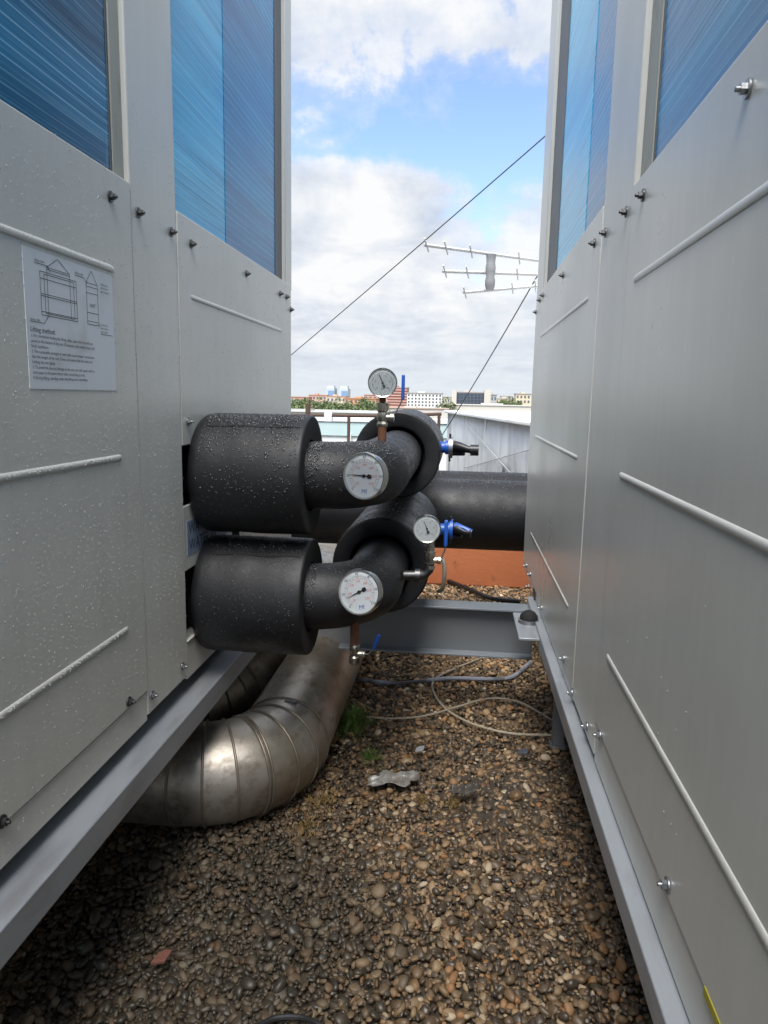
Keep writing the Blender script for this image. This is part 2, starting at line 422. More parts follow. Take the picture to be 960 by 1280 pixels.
DR = dict(label='light grey chiller unit with dry plain panels and a small yellow sticker low down', yp=ywall(789, 260, R_), ys=ywall(752, 290, R_), yf=ywall(664, 498, R_),
    zb=-0.786, zn=(zwall(793, 222, R_)+zwall(955, 44, R_))/2, zf=(zwall(690, 335, R_)+zwall(756, 270, R_))/2,
    zpb=(zwall(750, 925, R_)+zwall(900, 1270, R_))/2, zfb=(zwall(668, 750, R_)+zwall(714, 838, R_))/2, yrev=ywall(806, 180, R_),
    nribs=[(zwall(795, 347, R_)+zwall(960, 237, R_))/2, (zwall(772, 592, R_)+zwall(960, 685, R_))/2, (zwall(757, 823, R_)+zwall(960, 1165, R_))/2],
    nrib_y=ywall(774, 600, R_), film=FILM_B, film1=FILM_B, film2=FILM_A,
    yg=ywall(697, 200, R_), ym=ywall(731, 150, R_), ye=ywall(687, 200, R_),
    fribs=[((zwall(675, 417, R_)+zwall(735, 380, R_))/2, ywall(735, 380, R_), ywall(676, 417, R_)),
           ((zwall(668, 545, R_)+zwall(722, 572, R_))/2, ywall(722, 572, R_), ywall(669, 545, R_)),
           ((zwall(661, 668, R_)+zwall(711, 750, R_))/2, ywall(711, 750, R_), ywall(663, 668, R_))],
    bolts=[(935,111,0),(804,244,1),(783,265,1),(757,291,1),(743,304,1),(704,344,1),(679,369,1),(675,375,1),(670,390,1),
           (658,707,0),(663,718,0),(661,733,0),(677,760,0),(705,823,0),(715,866,0),(734,908,0),(750,919,0),(835,1106,0)])
print('RIGHT', {k: DR[k] for k in ('yp','ys','yf','zb','zn','zf','zpb','zfb','yrev','nribs','fribs','yg','ym','ye')})
UR, bR, baseR = chiller(R_, -1, DR)

# yellow sticker on the other unit, low down
p0 = onX(880, 1243, R_); p1 = onX(905, 1290, R_)
YEL = pbr('yellow_sticker', (0.36, 0.31, 0.02), 0.5)
m = MB(); yz = sorted((p0.y, p1.y)); zz = sorted((p0.z, p1.z))
m.box((R_-0.0012, yz[0], zz[0]), (R_+0.001, yz[1], zz[1])); stk = bR(m, 'warning_sticker', YEL)
# slotted hole near the far foot
p = onX(667, 745, R_); m = MB(); m.box((R_-0.0009, p.y-0.035, p.z-0.022), (R_+0.004, p.y+0.035, p.z+0.022)); bR(m, 'slot', BLACK, bevel=0.0004)

# instruction sheet on the wet unit: plane faces +X
STICK = pbr('printed_sheet', (0.62, 0.655, 0.69), 0.4, var=0.03, dirt=(0.5, 0.52, 0.52), dscale=9)
ya, yb_ = ywall(32, 400, L), ywall(142, 410, L); za, zb_ = (zwall(30, 306, L)+zwall(140, 342, L))/2-0.004, zwall(92, 487, L)
m = MB(); m.box((L-0.001, ya, zb_), (L+0.0012, yb_, za)); sheet = bL(m, 'instruction_sheet', STICK, at=(L, ya, zb_))
sw, sh = yb_-ya, za-zb_
fr = bpy.data.objects.new('printed_diagram', None)
T = [("Lifting method:", 0.03, 0.43, 0.058, 'LEFT', 0)]
body = ["1. For convenient feeding the lifting cables, open the front and rear", "panels at the bottom of the unit. If necessary, also replace them until", "finish installation.",
        "2. The sustainable strength of steel cable must at least 3 times more", "than the weight of the unit. Check and ensure that the hooks are", "holding the unit tightly.",
        "3. To avoid the physical damage to the unit, put soft wood, cloth or", "hard paper at the place where cable connecting to unit.", "4. During lifting, standing under the lifting unit is forbidden."]
for i, s_ in enumerate(body): T.append((s_, 0.03, 0.385-0.038*i, 0.0355, 'LEFT', 0))
T += [("Lifting cable", 0.10, 0.93, 0.030, 'LEFT', 0), ("Lifting cable", 0.52, 0.93, 0.030, 'LEFT', 0), ("Lifting cable", 0.03, 0.50, 0.030, 'LEFT', 0), ("UNIT", 0.72, 0.70, 0.045, 'CENTER', 0),
      ("Padding wood,", 0.83, 0.90, 0.026, 'LEFT', 0), ("cloth or hard", 0.83, 0.87, 0.026, 'LEFT', 0), ("paper between", 0.83, 0.84, 0.026, 'LEFT', 0), ("Tension rod,", 0.81, 0.56, 0.026, 'LEFT', 0), ("cloth or hard", 0.81, 0.53, 0.026, 'LEFT', 0), ("paper inside", 0.81, 0.50, 0.026, 'LEFT', 0)]
T = [(s_, x*sw, y*sh, z*sh*0.92, a, r) for s_, x, y, z, a, r in T]
lt = text_mesh(T, INK, sheet)
lt.rotation_euler = (PI/2, 0, PI/2); lt.location = (0.0018, 0, 0)
m = MB()
def ln2(x0, y0, x1, y1, w=0.0024):
    a = Vector((x0*sw, y0*sh, 0)); c = Vector((x1*sw, y1*sh, 0)); d = (c-a).normalized(); n = Vector((-d.y, d.x, 0))*w*sh
    m.quad(a+n, a-n, c-n, c+n)
def rect(x0, y0, x1, y1):
    ln2(x0,y0,x1,y0); ln2(x1,y0,x1,y1); ln2(x1,y1,x0,y1); ln2(x0,y1,x0,y0)
rect(0.15, 0.545, 0.53, 0.86); rect(0.19, 0.56, 0.50, 0.845)
for y in (0.81, 0.70, 0.685, 0.57): ln2(0.15, y, 0.53, y)
ln2(0.22, 0.56, 0.22, 0.90); ln2(0.46, 0.56, 0.46, 0.90); ln2(0.22, 0.90, 0.46, 0.90); ln2(0.22, 0.885, 0.46, 0.885); ln2(0.22, 0.90, 0.34, 0.985); ln2(0.34, 0.985, 0.46, 0.90)
rect(0.65, 0.545, 0.79, 0.88)
for y in (0.85, 0.80, 0.64, 0.57): ln2(0.65, y, 0.79, y)
ln2(0.65, 0.88, 0.72, 0.985); ln2(0.72, 0.985, 0.79, 0.88)
ln2(0.10, 0.91, 0.23, 0.91); ln2(0.23, 0.91, 0.26, 0.87); ln2(0.52, 0.91, 0.63, 0.91); ln2(0.63, 0.91, 0.66, 0.87); ln2(0.03, 0.485, 0.17, 0.485); ln2(0.17, 0.485, 0.22, 0.55)
ln2(0.79, 0.56, 0.81, 0.54); ln2(0.81, 0.48, 0.97, 0.48)
dg_ = m.build('line_drawing', INK, sheet, smooth=0); dg_.rotation_euler = (PI/2, 0, PI/2); dg_.location = (0.0017, 0, 0)

# water connection plate in the pipe opening
pa = onX(232, 633, L-0.004); pb = onX(233, 714, L-0.004)
PLATE = pbr('white_plate', (0.60, 0.61, 0.58), 0.4)
m = MB(); m.box((L-0.006, DL['ys']+0.006, pb.z), (L-0.016, DL['ys']+0.40, pa.z)); pl = bL(m, 'connection_plate', PLATE, bevel=0.002, at=(L-0.006, DL['ys']+0.006, pb.z))
BLB = pbr('blue_sticker', (0.24, 0.31, 0.43), 0.4)
ph = pa.z-pb.z
m = MB(); m.box((-0.001, 0.02, ph*0.22), (0.0012, 0.34, ph*0.76)); st2 = m.build('name_sticker', BLB, pl)
lt = text_mesh([("WATER OUT", 0.03, ph*0.62, 0.045, 'LEFT', 0), ("WATER IN", 0.03, ph*0.36, 0.045, 'LEFT', 0)], INK, st2)
lt.rotation_euler = (PI/2, 0, PI/2); lt.location = (0.0017, 0, 0)

# rain on the wet unit: dense on the lower half, thinning upwards and away
pts = []
while len(pts) < 12500:
    y = random.uniform(0.75, DL['yf']-0.02); z = random.uniform(DL['zb']+0.01, 0.62)
    if z > DL['zn'] and y < DL['yp']+0.0: continue
    if y > DL['ys'] and (z > DL['zf']-0.01 or (y < 2.3 and DL['hole'][0]-0.02 < z < DL['hole'][1]+0.02)): continue
    w = 1.0 if y < DL['ys'] else 0.35
    if z > 0.15: w *= 0.45
    if z < -0.6: w *= 0.5
    if DL['nribs'][1]-0.06 < z < DL['nribs'][1]-0.01 or DL['nribs'][2]-0.06 < z < DL['nribs'][2]-0.01: w *= 0.3
    if random.random() > w: continue
    pts.append(((L+0.0003 if not (DL['yp'] < y < DL['ys']) else L-0.0012, y, z), (1, 0, 0), random.choice((0.0005, 0.0006, 0.0008, 0.0009, 0.0011, 0.0016))*random.uniform(0.75, 1.2)))
for z in DL['nribs']:
    for k in range(130):
        a = random.uniform(0.1, 1.2); pts.append(((L+math.cos(a-0.3)*0.0062, random.uniform(0.8, DL['nrib_y']-0.02), z+math.sin(a-0.3)*0.0070), (math.cos(a), 0, math.sin(a)), random.uniform(0.0008, 0.0018)))
dr = droplets([((p[0]-baseL.x, p[1]-baseL.y, p[2]-baseL.z), n, r) for p, n, r in pts], UL)
pts = []
for k in range(110):
    y = random.uniform(2.2, DR['yf']-0.05) if k < 60 else random.uniform(0.9, 2.2); z = random.uniform(-0.6, -0.2)
    pts.append(((R_-0.0003-baseR.x, y-baseR.y, z-baseR.z), (-1, 0, 0), random.uniform(0.0008, 0.0018)))
droplets(pts, UR)

# ------------------------------------------------------------------ support rails, legs, cross beam
def channel(x0, x1, z0, z1, ya, yb, t=0.006, side=1):
    """U channel lying on its side, closed side towards the aisle"""
    m = MB(); f, k = (x1, x0) if side > 0 else (x0, x1)
    o = [(f, z1), (k, z1), (k, z1-t), (f-side*t, z1-t), (f-side*t, z0+t), (k, z0+t), (k, z0), (f, z0)]
    m.prism([(x, ya, z) for x, z in o], (0, yb-ya, 0)); return m
zl1 = (onX(260, 862, XL+0.047).z + onX(0, 1170, XL+0.047).z)/2; zl0 = onX(0, 1215, XL+0.047).z
print('rail L', zl1, zl0)
railL = thing('support_rail', 'grey galvanised steel rail under the wet chiller, its flat top catching light', 'steel rail', (XL, 1.0, GZ), 'steel rails carrying the chillers')
o = channel(XL-0.055, XL+0.047, zl0, zl1, -1.3, 2.72, side=1).build('channel', RAIL, None, bevel=0.003, loc=railL.location); o.parent = railL; o.location = (0,0,0)
zr1 = -0.791; xf = (onZ(835, 1280, zr1).x + onZ(679, 811, zr1).x)/2; zr0 = onX(816, 1280, xf).z
print('rail R', xf, zr0, [onZ(835,1280,zr1).x, onZ(679,811,zr1).x])
railR = thing('support_rail', 'grey galvanised steel rail under the dry chiller, bolted to the cross beam', 'steel rail', (XR, 1.0, GZ), 'steel rails carrying the chillers')
o = channel(xf, XR+0.055, zr0, zr1, -1.3, 2.86, side=-1).build('channel', RAIL, None, bevel=0.003, loc=railR.location); o.parent = railR; o.location = (0,0,0)
def leg(rail, x, y, z1):
    m = MB(); m.box((x-0.02, y-0.02, GZ+0.008), (x+0.02, y+0.02, z1)); m.box((x-0.028, y-0.028, GZ-0.004), (x+0.028, y+0.028, GZ+0.008))
    o = m.build('leg', BEAM, None, bevel=0.002, loc=rail.location); o.parent = rail; o.location = (0,0,0)
for y in (-0.6, 2.56): leg(railR, XR+0.085, y, zr0+0.002)
for y in (-0.6, 0.86): leg(railL, XL-0.02, y, zl0-0.002)
# blocks carrying the units on the rails
for rl, x, z0_, z1_ in ((railL, XL-0.03, zl1, DL['zb']), (railR, XR+0.03, zr1, DR['zb'])):
    for y in (-0.5, 0.9, 2.3):
        m = MB(); m.box((x-0.02, y-0.04, z0_-0.001), (x+0.02, y+0.04, z1_+0.001)); o = m.build('packer', BEAM, None, loc=rl.location); o.parent = rl; o.location = (0,0,0)

bt = onY(560, 750, 2.83).z; bb = bt-0.2
YB = 2.78
bm_ = thing('cross_beam', 'dark grey steel I-beam crossing the aisle between the two chillers', 'steel beam', (-0.2, YB, GZ))
xa, xb = -0.95, XR+0.0
def part(m, name, mat, par, **kw):
    o = m.build(name, mat, None, loc=par.matrix_basis.translation, **kw); o.parent = par; o.location = (0,0,0); return o
m = MB(); m.box((xa, YB-0.05, bt-0.0085), (xb-0.003, YB+0.05, bt)); part(m, 'top_flange', BEAMTOP, bm_, bevel=0.0015)
m = MB(); m.box((xa, YB-0.05, bb), (xb-0.003, YB+0.05, bb+0.0085)); part(m, 'bottom_flange', BEAMTOP, bm_, bevel=0.0015)
m = MB(); m.box((xa, YB-0.003, bb+0.0085), (xb-0.003, YB+0.003, bt-0.0085)); part(m, 'web', BEAM, bm_)
# short posts down to the roof under the beam ends (outside the aisle)
for x in (xa+0.03,):
    m = MB(); m.box((x-0.03 if x < 0 else x, YB-0.03, GZ), (x+0.03 if x < 0 else x+0.014, YB+0.03, bb)); part(m, 'post', BEAM, bm_)
# mounting plate and rubber mount in the corner
pp = [onZ(641, 765, bt+0.012), onZ(651, 797, bt+0.012), onZ(678, 797, bt+0.012), onZ(664, 762, bt+0.012)]
px0 = min(pp[0].x, pp[1].x); py0 = pp[1].y; py1 = pp[0].y
mp_ = thing('mounting_plate', 'light grey steel mounting plate on the end of the cross beam', 'plate', (XR-0.05, YB, bt))
m = MB(); m.box((px0, py0, bt+0.001), (XR-0.002, py1, bt+0.011)); part(m, 'plate', RAIL, mp_, bevel=0.002)
vm = thing('rubber_mount', 'black rubber vibration mount sitting on the mounting plate', 'rubber mount', (XR-0.05, (py0+py1)/2, bt+0.011))
c = onZ(664, 778, bt+0.012); c.x = min(c.x, XR-0.045)
m = MB(); m.lathe((c.x, c.y, bt+0.011), (0,0,1), [(0, 0.038), (0.012, 0.038), (0.014, 0.034)], 24); part(m, 'base_ring', ZINC, vm)
m = MB(); m.lathe((c.x, c.y, bt+0.0245), (0,0,1), [(0, 0.033), (0.012, 0.032), (0.026, 0.022), (0.032, 0.010)], 24); part(m, 'rubber_body', RUBBERCUT, vm)

# ------------------------------------------------------------------ insulated pipes
YA = 1.94                                   # axis of the two branches
RS, RP = 0.166, 0.094
zu = onY(316, 592, YA).z; zl = onY(320, 742, YA).z
print('pipe z', zu, zl)
HZ = onY(600, 643.5, 3.62).z; RH = 0.178
YH1, YH2 = 3.62, 4.04
def rough_ring(m, c, ax, r, w): pass
def branch(label, z, xe, ysl0, ysl1, yend, wob):
    t = thing('insulated_pipe', label, 'pipe', (XL, YA, z), 'branch pipes wrapped in black foam')
    rr = random.Random(wob)
    # thick sleeve by the chiller
    xs0, xs1 = XL-0.004, onY(391, 592, YA).x
    n = 56; prof = [(0, RS-0.022), (0.004, RS-0.010), (0.014, RS-0.002), (0.03, RS)]
    for k in range(1, 8): prof.append((0.03+(xs1-xs0-0.05)*k/8, RS+0.0006*math.sin(k*1.7+wob)))
    prof += [(xs1-xs0-0.006, RS-0.0005), (xs1-xs0-0.001, RS-0.003), (xs1-xs0, RS-0.005)]
    m = MB(); m.lathe((xs0, YA, z), (1,0,0), prof, n, caps=False)
    for v in m.v:                                                # squashed a little where the two sleeves touch
        d = (v.z-z); v.z += 0.0006*math.sin(v.x*31+v.y*17+wob)
    sl = part(m, 'sleeve', RUBBER, t, smooth=40)
    m = MB(); m.lathe((xs1-0.0005, YA, z), (1,0,0), [(0, RS-0.0052), (0.0004, RS-0.014), (-0.003, RP+0.03), (-0.004, RP+0.006), (-0.04, RP+0.004)], n, caps=False); part(m, 'cut_face', RUBBERCUT, t)
    for th in (0.62, -2.2):
        m = MB(); q = [Vector((xs0+0.03+(xs1-xs0-0.045)*k/12, YA-math.sin(th+0.012*math.sin(k))*(RS+0.0002), z+math.cos(th+0.012*math.sin(k))*(RS+0.0002))) for k in range(13)]
        m.tube(q, 0.0022, 6); part(m, 'glued_seam', RUBBERCUT, t)
    # pipe run: out of the unit, round the bend, away to the header
    Rb = 0.175; xc = xe
    path = [(XL-0.10, YA, z), (XL+0.05, YA, z)] + [(x, YA, z) for x in np.linspace(XL+0.1, xc-Rb, 10)][:-1]
    path += arc((xc-Rb, YA+Rb, z), (xc-Rb, YA, z), (xc, YA+Rb, z), 12)
    path += [(xc, y, z) for y in np.linspace(YA+Rb, yend, 14)][1:]
    path = [Vector(p) for p in path]
    rad = [RP*(1+0.002*math.sin(i*0.9+wob)+0.001*math.sin(i*2.3)) for i in range(len(path))]
    m = MB(); m.tube(path, rad, 40); pr = part(m, 'pipe_run', RUBBER, t, smooth=50)
    # thick sleeve at the back, an open collar
    prof = [(0.05, RP+0.003), (0.03, RP+0.009), (0.006, RP+0.016), (0.0, RP+0.026), (0.0, RS-0.006), (0.006, RS)]
    Ls = ysl1-ysl0
    prof += [(Ls*k/6, RS+0.0006*math.sin(k*2+wob)) for k in range(1, 6)] + [(Ls-0.004, RS), (Ls, RS-0.006), (Ls, RP)]
    m = MB(); m.lathe((xc, ysl0, z), (0,1,0), prof, 56, caps=False); bs_ = part(m, 'rear_sleeve', RUBBER, t, smooth=40)
    # droplets
    D = []
    def cyl(p0, p1, r, n, top, rs=(0.0008, 0.0022)):
        p0 = Vector(p0); p1 = Vector(p1); ax = (p1-p0).normalized(); up = Vector((0,0,1)); sd = ax.cross(up)
        for k in range(n):
            a = random.gauss(0, top); q = p0.lerp(p1, random.random()); nn = up*math.cos(a)+sd*math.sin(a)
            D.append((q+nn*(r+0.0003), nn, random.uniform(*rs)*random.choice((0.7, 1, 1, 1.5))))
    return t, cyl, D, (xs0, xs1, xc)
def finish(t, D):
    b = t.location
    droplets([(tuple(Vector(p)-b), tuple(n), r*1.15) for p, n, r in D], t, mat=WATERK)

tu, cyl, D, (xs0, xs1, xcu) = branch('upper black foam insulated pipe, bending away from the wet chiller', zu, onY(497, 560, 2.75).x, 2.72, 3.3, YH2+0.0, 0.4)
cyl((xs0+0.03, YA, zu), (xs1-0.012, YA, zu), RS, 3600, 0.8); cyl((xs0+0.03, YA, zu), (xs1-0.012, YA, zu), RS, 900, 1.5, (0.0006, 0.0014))
cyl((xs1, YA, zu), (xcu-0.13, YA, zu), RP, 900, 0.8, (0.0008, 0.002)); cyl((xcu, YA+0.15, zu), (xcu, 2.72, zu), RP, 1200, 0.9, (0.001, 0.002)); cyl((xcu, 2.73, zu), (xcu, 3.28, zu), RS, 700, 0.9)
def bend_drops(D, xc, z, n, spread, r0, r1):
    for k in range(n):
        a = random.uniform(0, PI/2); b_ = random.gauss(0, spread); c = Vector((xc-0.175, YA+0.175, z)); o_ = Vector((math.sin(a), -math.cos(a), 0)); nn = o_*math.sin(b_)+Vector((0,0,1))*math.cos(b_)
        D.append((c+o_*0.175+nn*(RP+0.0002), nn, random.uniform(r0, r1)*random.choice((.7, 1, 1, 1.4))))
bend_drops(D, xcu, zu, 2600, 0.9, 0.0008, 0.002)
finish(tu, D)
tl, cyl, D, (xs0, xs1, xcl) = branch('lower black foam insulated pipe, with a big open collar on its run to the back', zl, onY(478, 712, 2.4).x, 2.34, 3.2, YH1-0.1, 2.1)
cyl((xs0+0.03, YA, zl), (xs1-0.012, YA, zl), RS, 2600, 1.1, (0.0006, 0.0014)); cyl((xs1, YA, zl), (xcl-0.13, YA, zl), RP, 450, 0.9, (0.0007, 0.0015)); cyl((xcl, 2.35, zl), (xcl, 3.15, zl), RS, 1500, 0.8)
bend_drops(D, xcl, zl, 1300, 1.0, 0.0007, 0.0015)
finish(tl, D)
# headers running across behind
def header(label, y, x0, x1, z=HZ):
    t = thing('header_pipe', label, 'pipe', (0, y, z), 'fat header pipes lying across the back')
    xs = np.linspace(x0, x1, 24); m = MB()
    m.tube([(x, y, z) for x in xs], [RH*(1+0.001*math.sin(i*1.3+y)) for i in range(24)], 48)
    part(m, 'pipe_run', RUBBER, t, smooth=50)
    D = []
    for k in range(1500):
        a = random.gauss(-0.1, 0.55); n = Vector((0, math.sin(a), math.cos(a))); D.append((Vector((random.uniform(-0.6, 0.6), y, z))+n*(RH-0.0002), n, random.uniform(0.0016, 0.0042)))
    b = t.location; droplets([(tuple(p-b), tuple(n), r) for p, n, r in D], t, mat=WATERK)
    for x in (x0+0.2, x1-0.2):
        m = MB(); m.box((x-0.05, y-0.05, GZ), (x+0.05, y+0.05, z-RH+0.01)); part(m, 'pedestal', BEAM, t)
    return t
header('fat black header pipe across the back, the one in front', YH1, -1.6, 2.4)
header('fat black header pipe across the back, just showing behind the front one', YH2, -1.6, 2.4)
m = MB(); m.tube([(xcu, YH2, zu+0.0), (xcu, YH2, HZ)], RP, 32); o = part(m, 'drop_pipe', RUBBER, tu)

# ------------------------------------------------------------------ dial instruments
def facing(normal): return Vector(normal).to_track_quat('Z', 'Y')
GLASS = bpy.data.materials.new('dial_glass'); _t = NT(GLASS)
_f = _t.n('ShaderNodeFresnel', inp={'IOR': 1.3}); _a = _t.n('ShaderNodeBsdfTransparent'); _g = _t.n('ShaderNodeBsdfGlossy', inp={'Roughness': 0.08})
_m = _t.n('ShaderNodeMixShader', inp={0: _f.outputs[0], 1: _a.outputs[0], 2: _g.outputs[0]}); _o = _t.n('ShaderNodeOutputMaterial', inp={0: _m.outputs[0]})

def dial(root, r, ticks_mat, face, needle, nums, inner, mark, depth=0.028):
    """a round dial in the root's local XY plane, face towards +Z"""
    m = MB(); m.lathe((0,0,-depth), (0,0,1), [(0, r*0.86), (0.003, r*0.93), (depth*0.75, r*0.93), (depth*0.78, r*1.0), (depth+0.004, r*1.0), (depth+0.006, r*0.975), (depth+0.005, r*0.92), (depth-0.001, r*0.91)], 64)
    m.build('case', RIM, root, smooth=45)
    m = MB(); m.lathe((0,0,0), (0,0,1), [(0, r*0.915), (0.0006, r*0.915)], 64); m.build('dial_face', face, root)
    a0, a1 = math.radians(225), math.radians(-45)
    m = MB()
    def tick(a, r0, r1, w):
        d = Vector((math.cos(a), math.sin(a), 0)); n = Vector((-d.y, d.x, 0))*w; z = Vector((0,0,0.0010))
        m.quad(d*r0-n+z, d*r1-n+z, d*r1+n+z, d*r0+n+z)
    for i in range(41):
        a = a0+(a1-a0)*i/40; tick(a, r*(0.66 if i % 5 else 0.62), r*0.72, 0.00035 if i % 5 else 0.0006)
    m.build('scale_ticks', INK, root, smooth=0)
    if inner:
        m = MB()
        for i in range(61):
            a = a0+(a1-a0)*i/60; tick(a, r*0.56, r*(0.60 if i % 5 else 0.63), 0.0004)
        m.build('inner_scale', REDINK, root, smooth=0)
        T = []
        for i, s_ in enumerate(inner):
            a = a0+(a1-a0)*i/(len(inner)-1); T.append((s_, math.cos(a)*r*0.46, math.sin(a)*r*0.46, r*0.15, 'CENTER', 0))
        o = text_mesh(T, REDINK, root, 'inner_numerals'); o.location.z = 0.0011
    T = []
    for i, s_ in enumerate(nums):
        a = a0+(a1-a0)*i/(len(nums)-1); k = 0.80 if inner else 0.50
        T.append((s_, math.cos(a)*r*k, math.sin(a)*r*k, r*(0.16 if inner else 0.18), 'CENTER', 0))
    o = text_mesh(T, INK, root, 'numerals'); o.location.z = 0.0011
    if mark:
        o = text_mesh([(mark, 0, -r*0.66, r*0.26, 'CENTER', 0)], BLUEINK, root, 'maker_mark'); o.location.z = 0.0011
    else:
        o = text_mesh([("bar", 0, -r*0.40, r*0.16, 'CENTER', 0)], INK, root, 'unit_mark'); o.location.z = 0.0011
    a = math.radians(needle); d = Vector((math.cos(a), math.sin(a), 0)); n = Vector((-d.y, d.x, 0)); z = Vector((0,0,0.003))
    m = MB()
    m.prism([d*r*0.70+z, d*0+n*r*0.035+z, -d*r*0.16+n*r*0.03+z, -d*r*0.20+n*r*0.10+z, -d*r*0.36+n*r*0.075+z, -d*r*0.36-n*r*0.075+z, -d*r*0.20-n*r*0.10+z, -d*r*0.16-n*r*0.03+z, -n*r*0.035+z], (0,0,0.0008))
    m.lathe((0,0,0.001), (0,0,1), [(0, r*0.07), (0.0045, r*0.07), (0.005, r*0.04)], 20)
    m.build('pointer', BLACK, root, smooth=0)
    m = MB(); m.lathe((0,0,0.0055), (0,0,1), [(0, r*0.912), (0.0008, r*0.912)], 48); m.build('glass', GLASS, root)

def thermometer(px, py, z, needle, yaw, pitch, label, roll):
    Yd = YA-RP-0.042
    p = onY(px, py, Yd); nrm = Vector((math.sin(yaw), -math.cos(yaw), math.sin(pitch)))
    q = facing(nrm) @ Quaternion((0,0,1), roll)
    t = thing('dial_thermometer', label, 'thermometer', p, 'white dial thermometers on the branch pipes', rot=q)
    dial(t, 30.3/F*1.80, INK, DIAL, needle, ["0","20","40","60","80","100","120"], ["30","60","100","140","180","220","250"], "Mf")
    m = MB(); m.lathe((0,0,-0.085), (0,0,1), [(0, 0.012), (0.055, 0.012), (0.058, 0.008)], 20); m.lathe((0,0,-0.05), (0,0,1), [(0, 0.017), (0.012, 0.017)], 6)
    m.build('stem', BRASS, t)
    return t
thermometer(455.5, 595, zu, 176, -0.38, 0.05, 'white thermometer dial on the upper pipe, its needle almost level', math.radians(2))
thermometer(449.5, 740, zl, 196, -0.34, 0.18, 'white thermometer dial on the lower pipe, its needle tilted', math.radians(16))

def lathe_part(root, name, mat, p, ax, prof, n=20, smooth=35):
    m = MB(); m.lathe(p, ax, prof, n); return m.build(name, mat, root, smooth=smooth)
# pressure gauge standing on the upper bend
YG = YA+0.15
pg = onY(477.5, 546, YG); k = YG/F*1.03
top = lambda py: (onY(478, py, YG)-pg)
g = thing('pressure_gauge', 'small round pressure gauge on a rusty stem above the upper pipe bend', 'pressure gauge', pg, 'small pressure gauges on the pipes')
zc = (onY(478, 478.5, YG).z-pg.z)
def child_empty(name, par, loc, rot):
    o = bpy.data.objects.new(name, None); COL.objects.link(o); o.parent = par; o.location = loc; o.rotation_mode = 'QUATERNION'; o.rotation_quaternion = rot; return o
ge = child_empty('gauge_head', g, (0.001, -0.02, zc), facing((0.10, -1, 0.05)))
dial(ge, 17.6*k, INK, DIALG, 113, ["0","2","4","6","8","10"], None, None, 0.03)
H = lambda py: onY(478, py, YG).z-pg.z
def seg(root, name, mat, z0, z1, r0, r1=None, n=20):
    return lathe_part(root, name, mat, (0,0,z0), (0,0,1), [(0, r0), (z1-z0, r1 or r0)], n)
seg(g, 'rusty_nipple', RUST, -0.02, H(533), 5.3*k)
m = MB(); m.lathe((0,0,H(533)), (0,0,1), [(0, 6*k), (3*k, 7*k), (6*k, 5.2*k), (8*k, 6.6*k), (14*k, 6.8*k), (17*k, 5.2*k), (19*k, 7*k), (28*k, 7*k), (29*k, 5.5*k)], 8)
m.lathe((0, 0, H(533)+11*k), (1, 0, 0), [(0, 4*k), (9*k, 4*k), (10*k, 5*k), (14*k, 5*k), (14.5*k, 3*k)], 12); m.build('ball_valve', BRASS, g)
seg(g, 'rusty_neck', RUST, H(505)-0.002, H(496), 4.0*k)
a = Vector((14*k, 0, H(517))); b_ = Vector((24*k, 0, H(499)))
m = MB(); m.tube([(12*k, -0.004, H(519)), (16*k, -0.006, H(516)), (22*k, -0.006, H(504)), (24.5*k, -0.006, H(497))], 0.0022, 8); lv = m.build('lever', ZINC, g)
m = MB(); m.box((22.6*k, -0.012, H(499)), (26.6*k, -0.002, H(468))); m.build('blue_grip', BLUE, lv, bevel=0.003)

# pressure gauge on the lower bend, with elbow, valve and drain pipe
YG2 = YA+0.20
pl_ = onY(517, 718, YG2)
g2 = thing('pressure_gauge', 'small round pressure gauge on a steel elbow beside the lower pipe bend', 'pressure gauge', pl_, 'small pressure gauges on the pipes')
k = YG2/F*1.03; base2 = pl_
Q = lambda px, py: onY(px, py, YG2)-base2
ge = child_empty('gauge_head', g2, Q(534, 659.5)+Vector((0,-0.02,0)), facing((0.06, -1, 0.10)))
dial(ge, 17.3*k, INK, DIALG, 112, ["0","2","4","6","8","10"], None, None, 0.03)
m = MB(); e0 = Q(505, 719); e1 = Q(531, 718); e2 = Q(536, 712); e3 = Q(537, 704)
m.tube([e0, Q(520, 719), e1, e2, e3], [6.2*k]*5, 16); m.lathe(Q(519, 719), (1,0,0), [(0, 8.5*k), (6*k, 8.5*k)], 16); m.build('pipe_elbow', DARKZINC, g2)
m = MB(); m.lathe(Q(537, 711), (0,0,1), [(0, 6.5*k), (4*k, 6.5*k), (5*k, 5*k), (10*k, 5.5*k), (14*k, 6.8*k), (22*k, 6.8*k), (23*k, 5.5*k), (29*k, 5.5*k), (30*k, 4.5*k), (35*k, 4.5*k)], 8)
m.lathe(Q(540, 700), (1,0,0), [(0, 4*k), (6*k, 4*k), (7*k, 5*k), (11*k, 5*k)], 10); m.build('ball_valve', BRASS, g2)
m = MB(); m.tube([Q(546, 700), Q(552, 696), Q(556, 688), Q(557, 681)], 0.0025, 8); lv = m.build('lever', ZINC, g2)
m = MB(); c0 = Q(554.5, 683); c1 = Q(560.5, 650); m.box((c0.x, -0.008, c0.z), (c1.x, 0.004, c1.z)); m.build('blue_grip', BLUE, lv, bevel=0.004)
HOSE = pbr('grey_drain_hose', (0.30, 0.27, 0.22), 0.5)
hp = thing('drain_pipe', 'thin beige drain pipe curving down beside the lower gauge', 'pipe', base2)
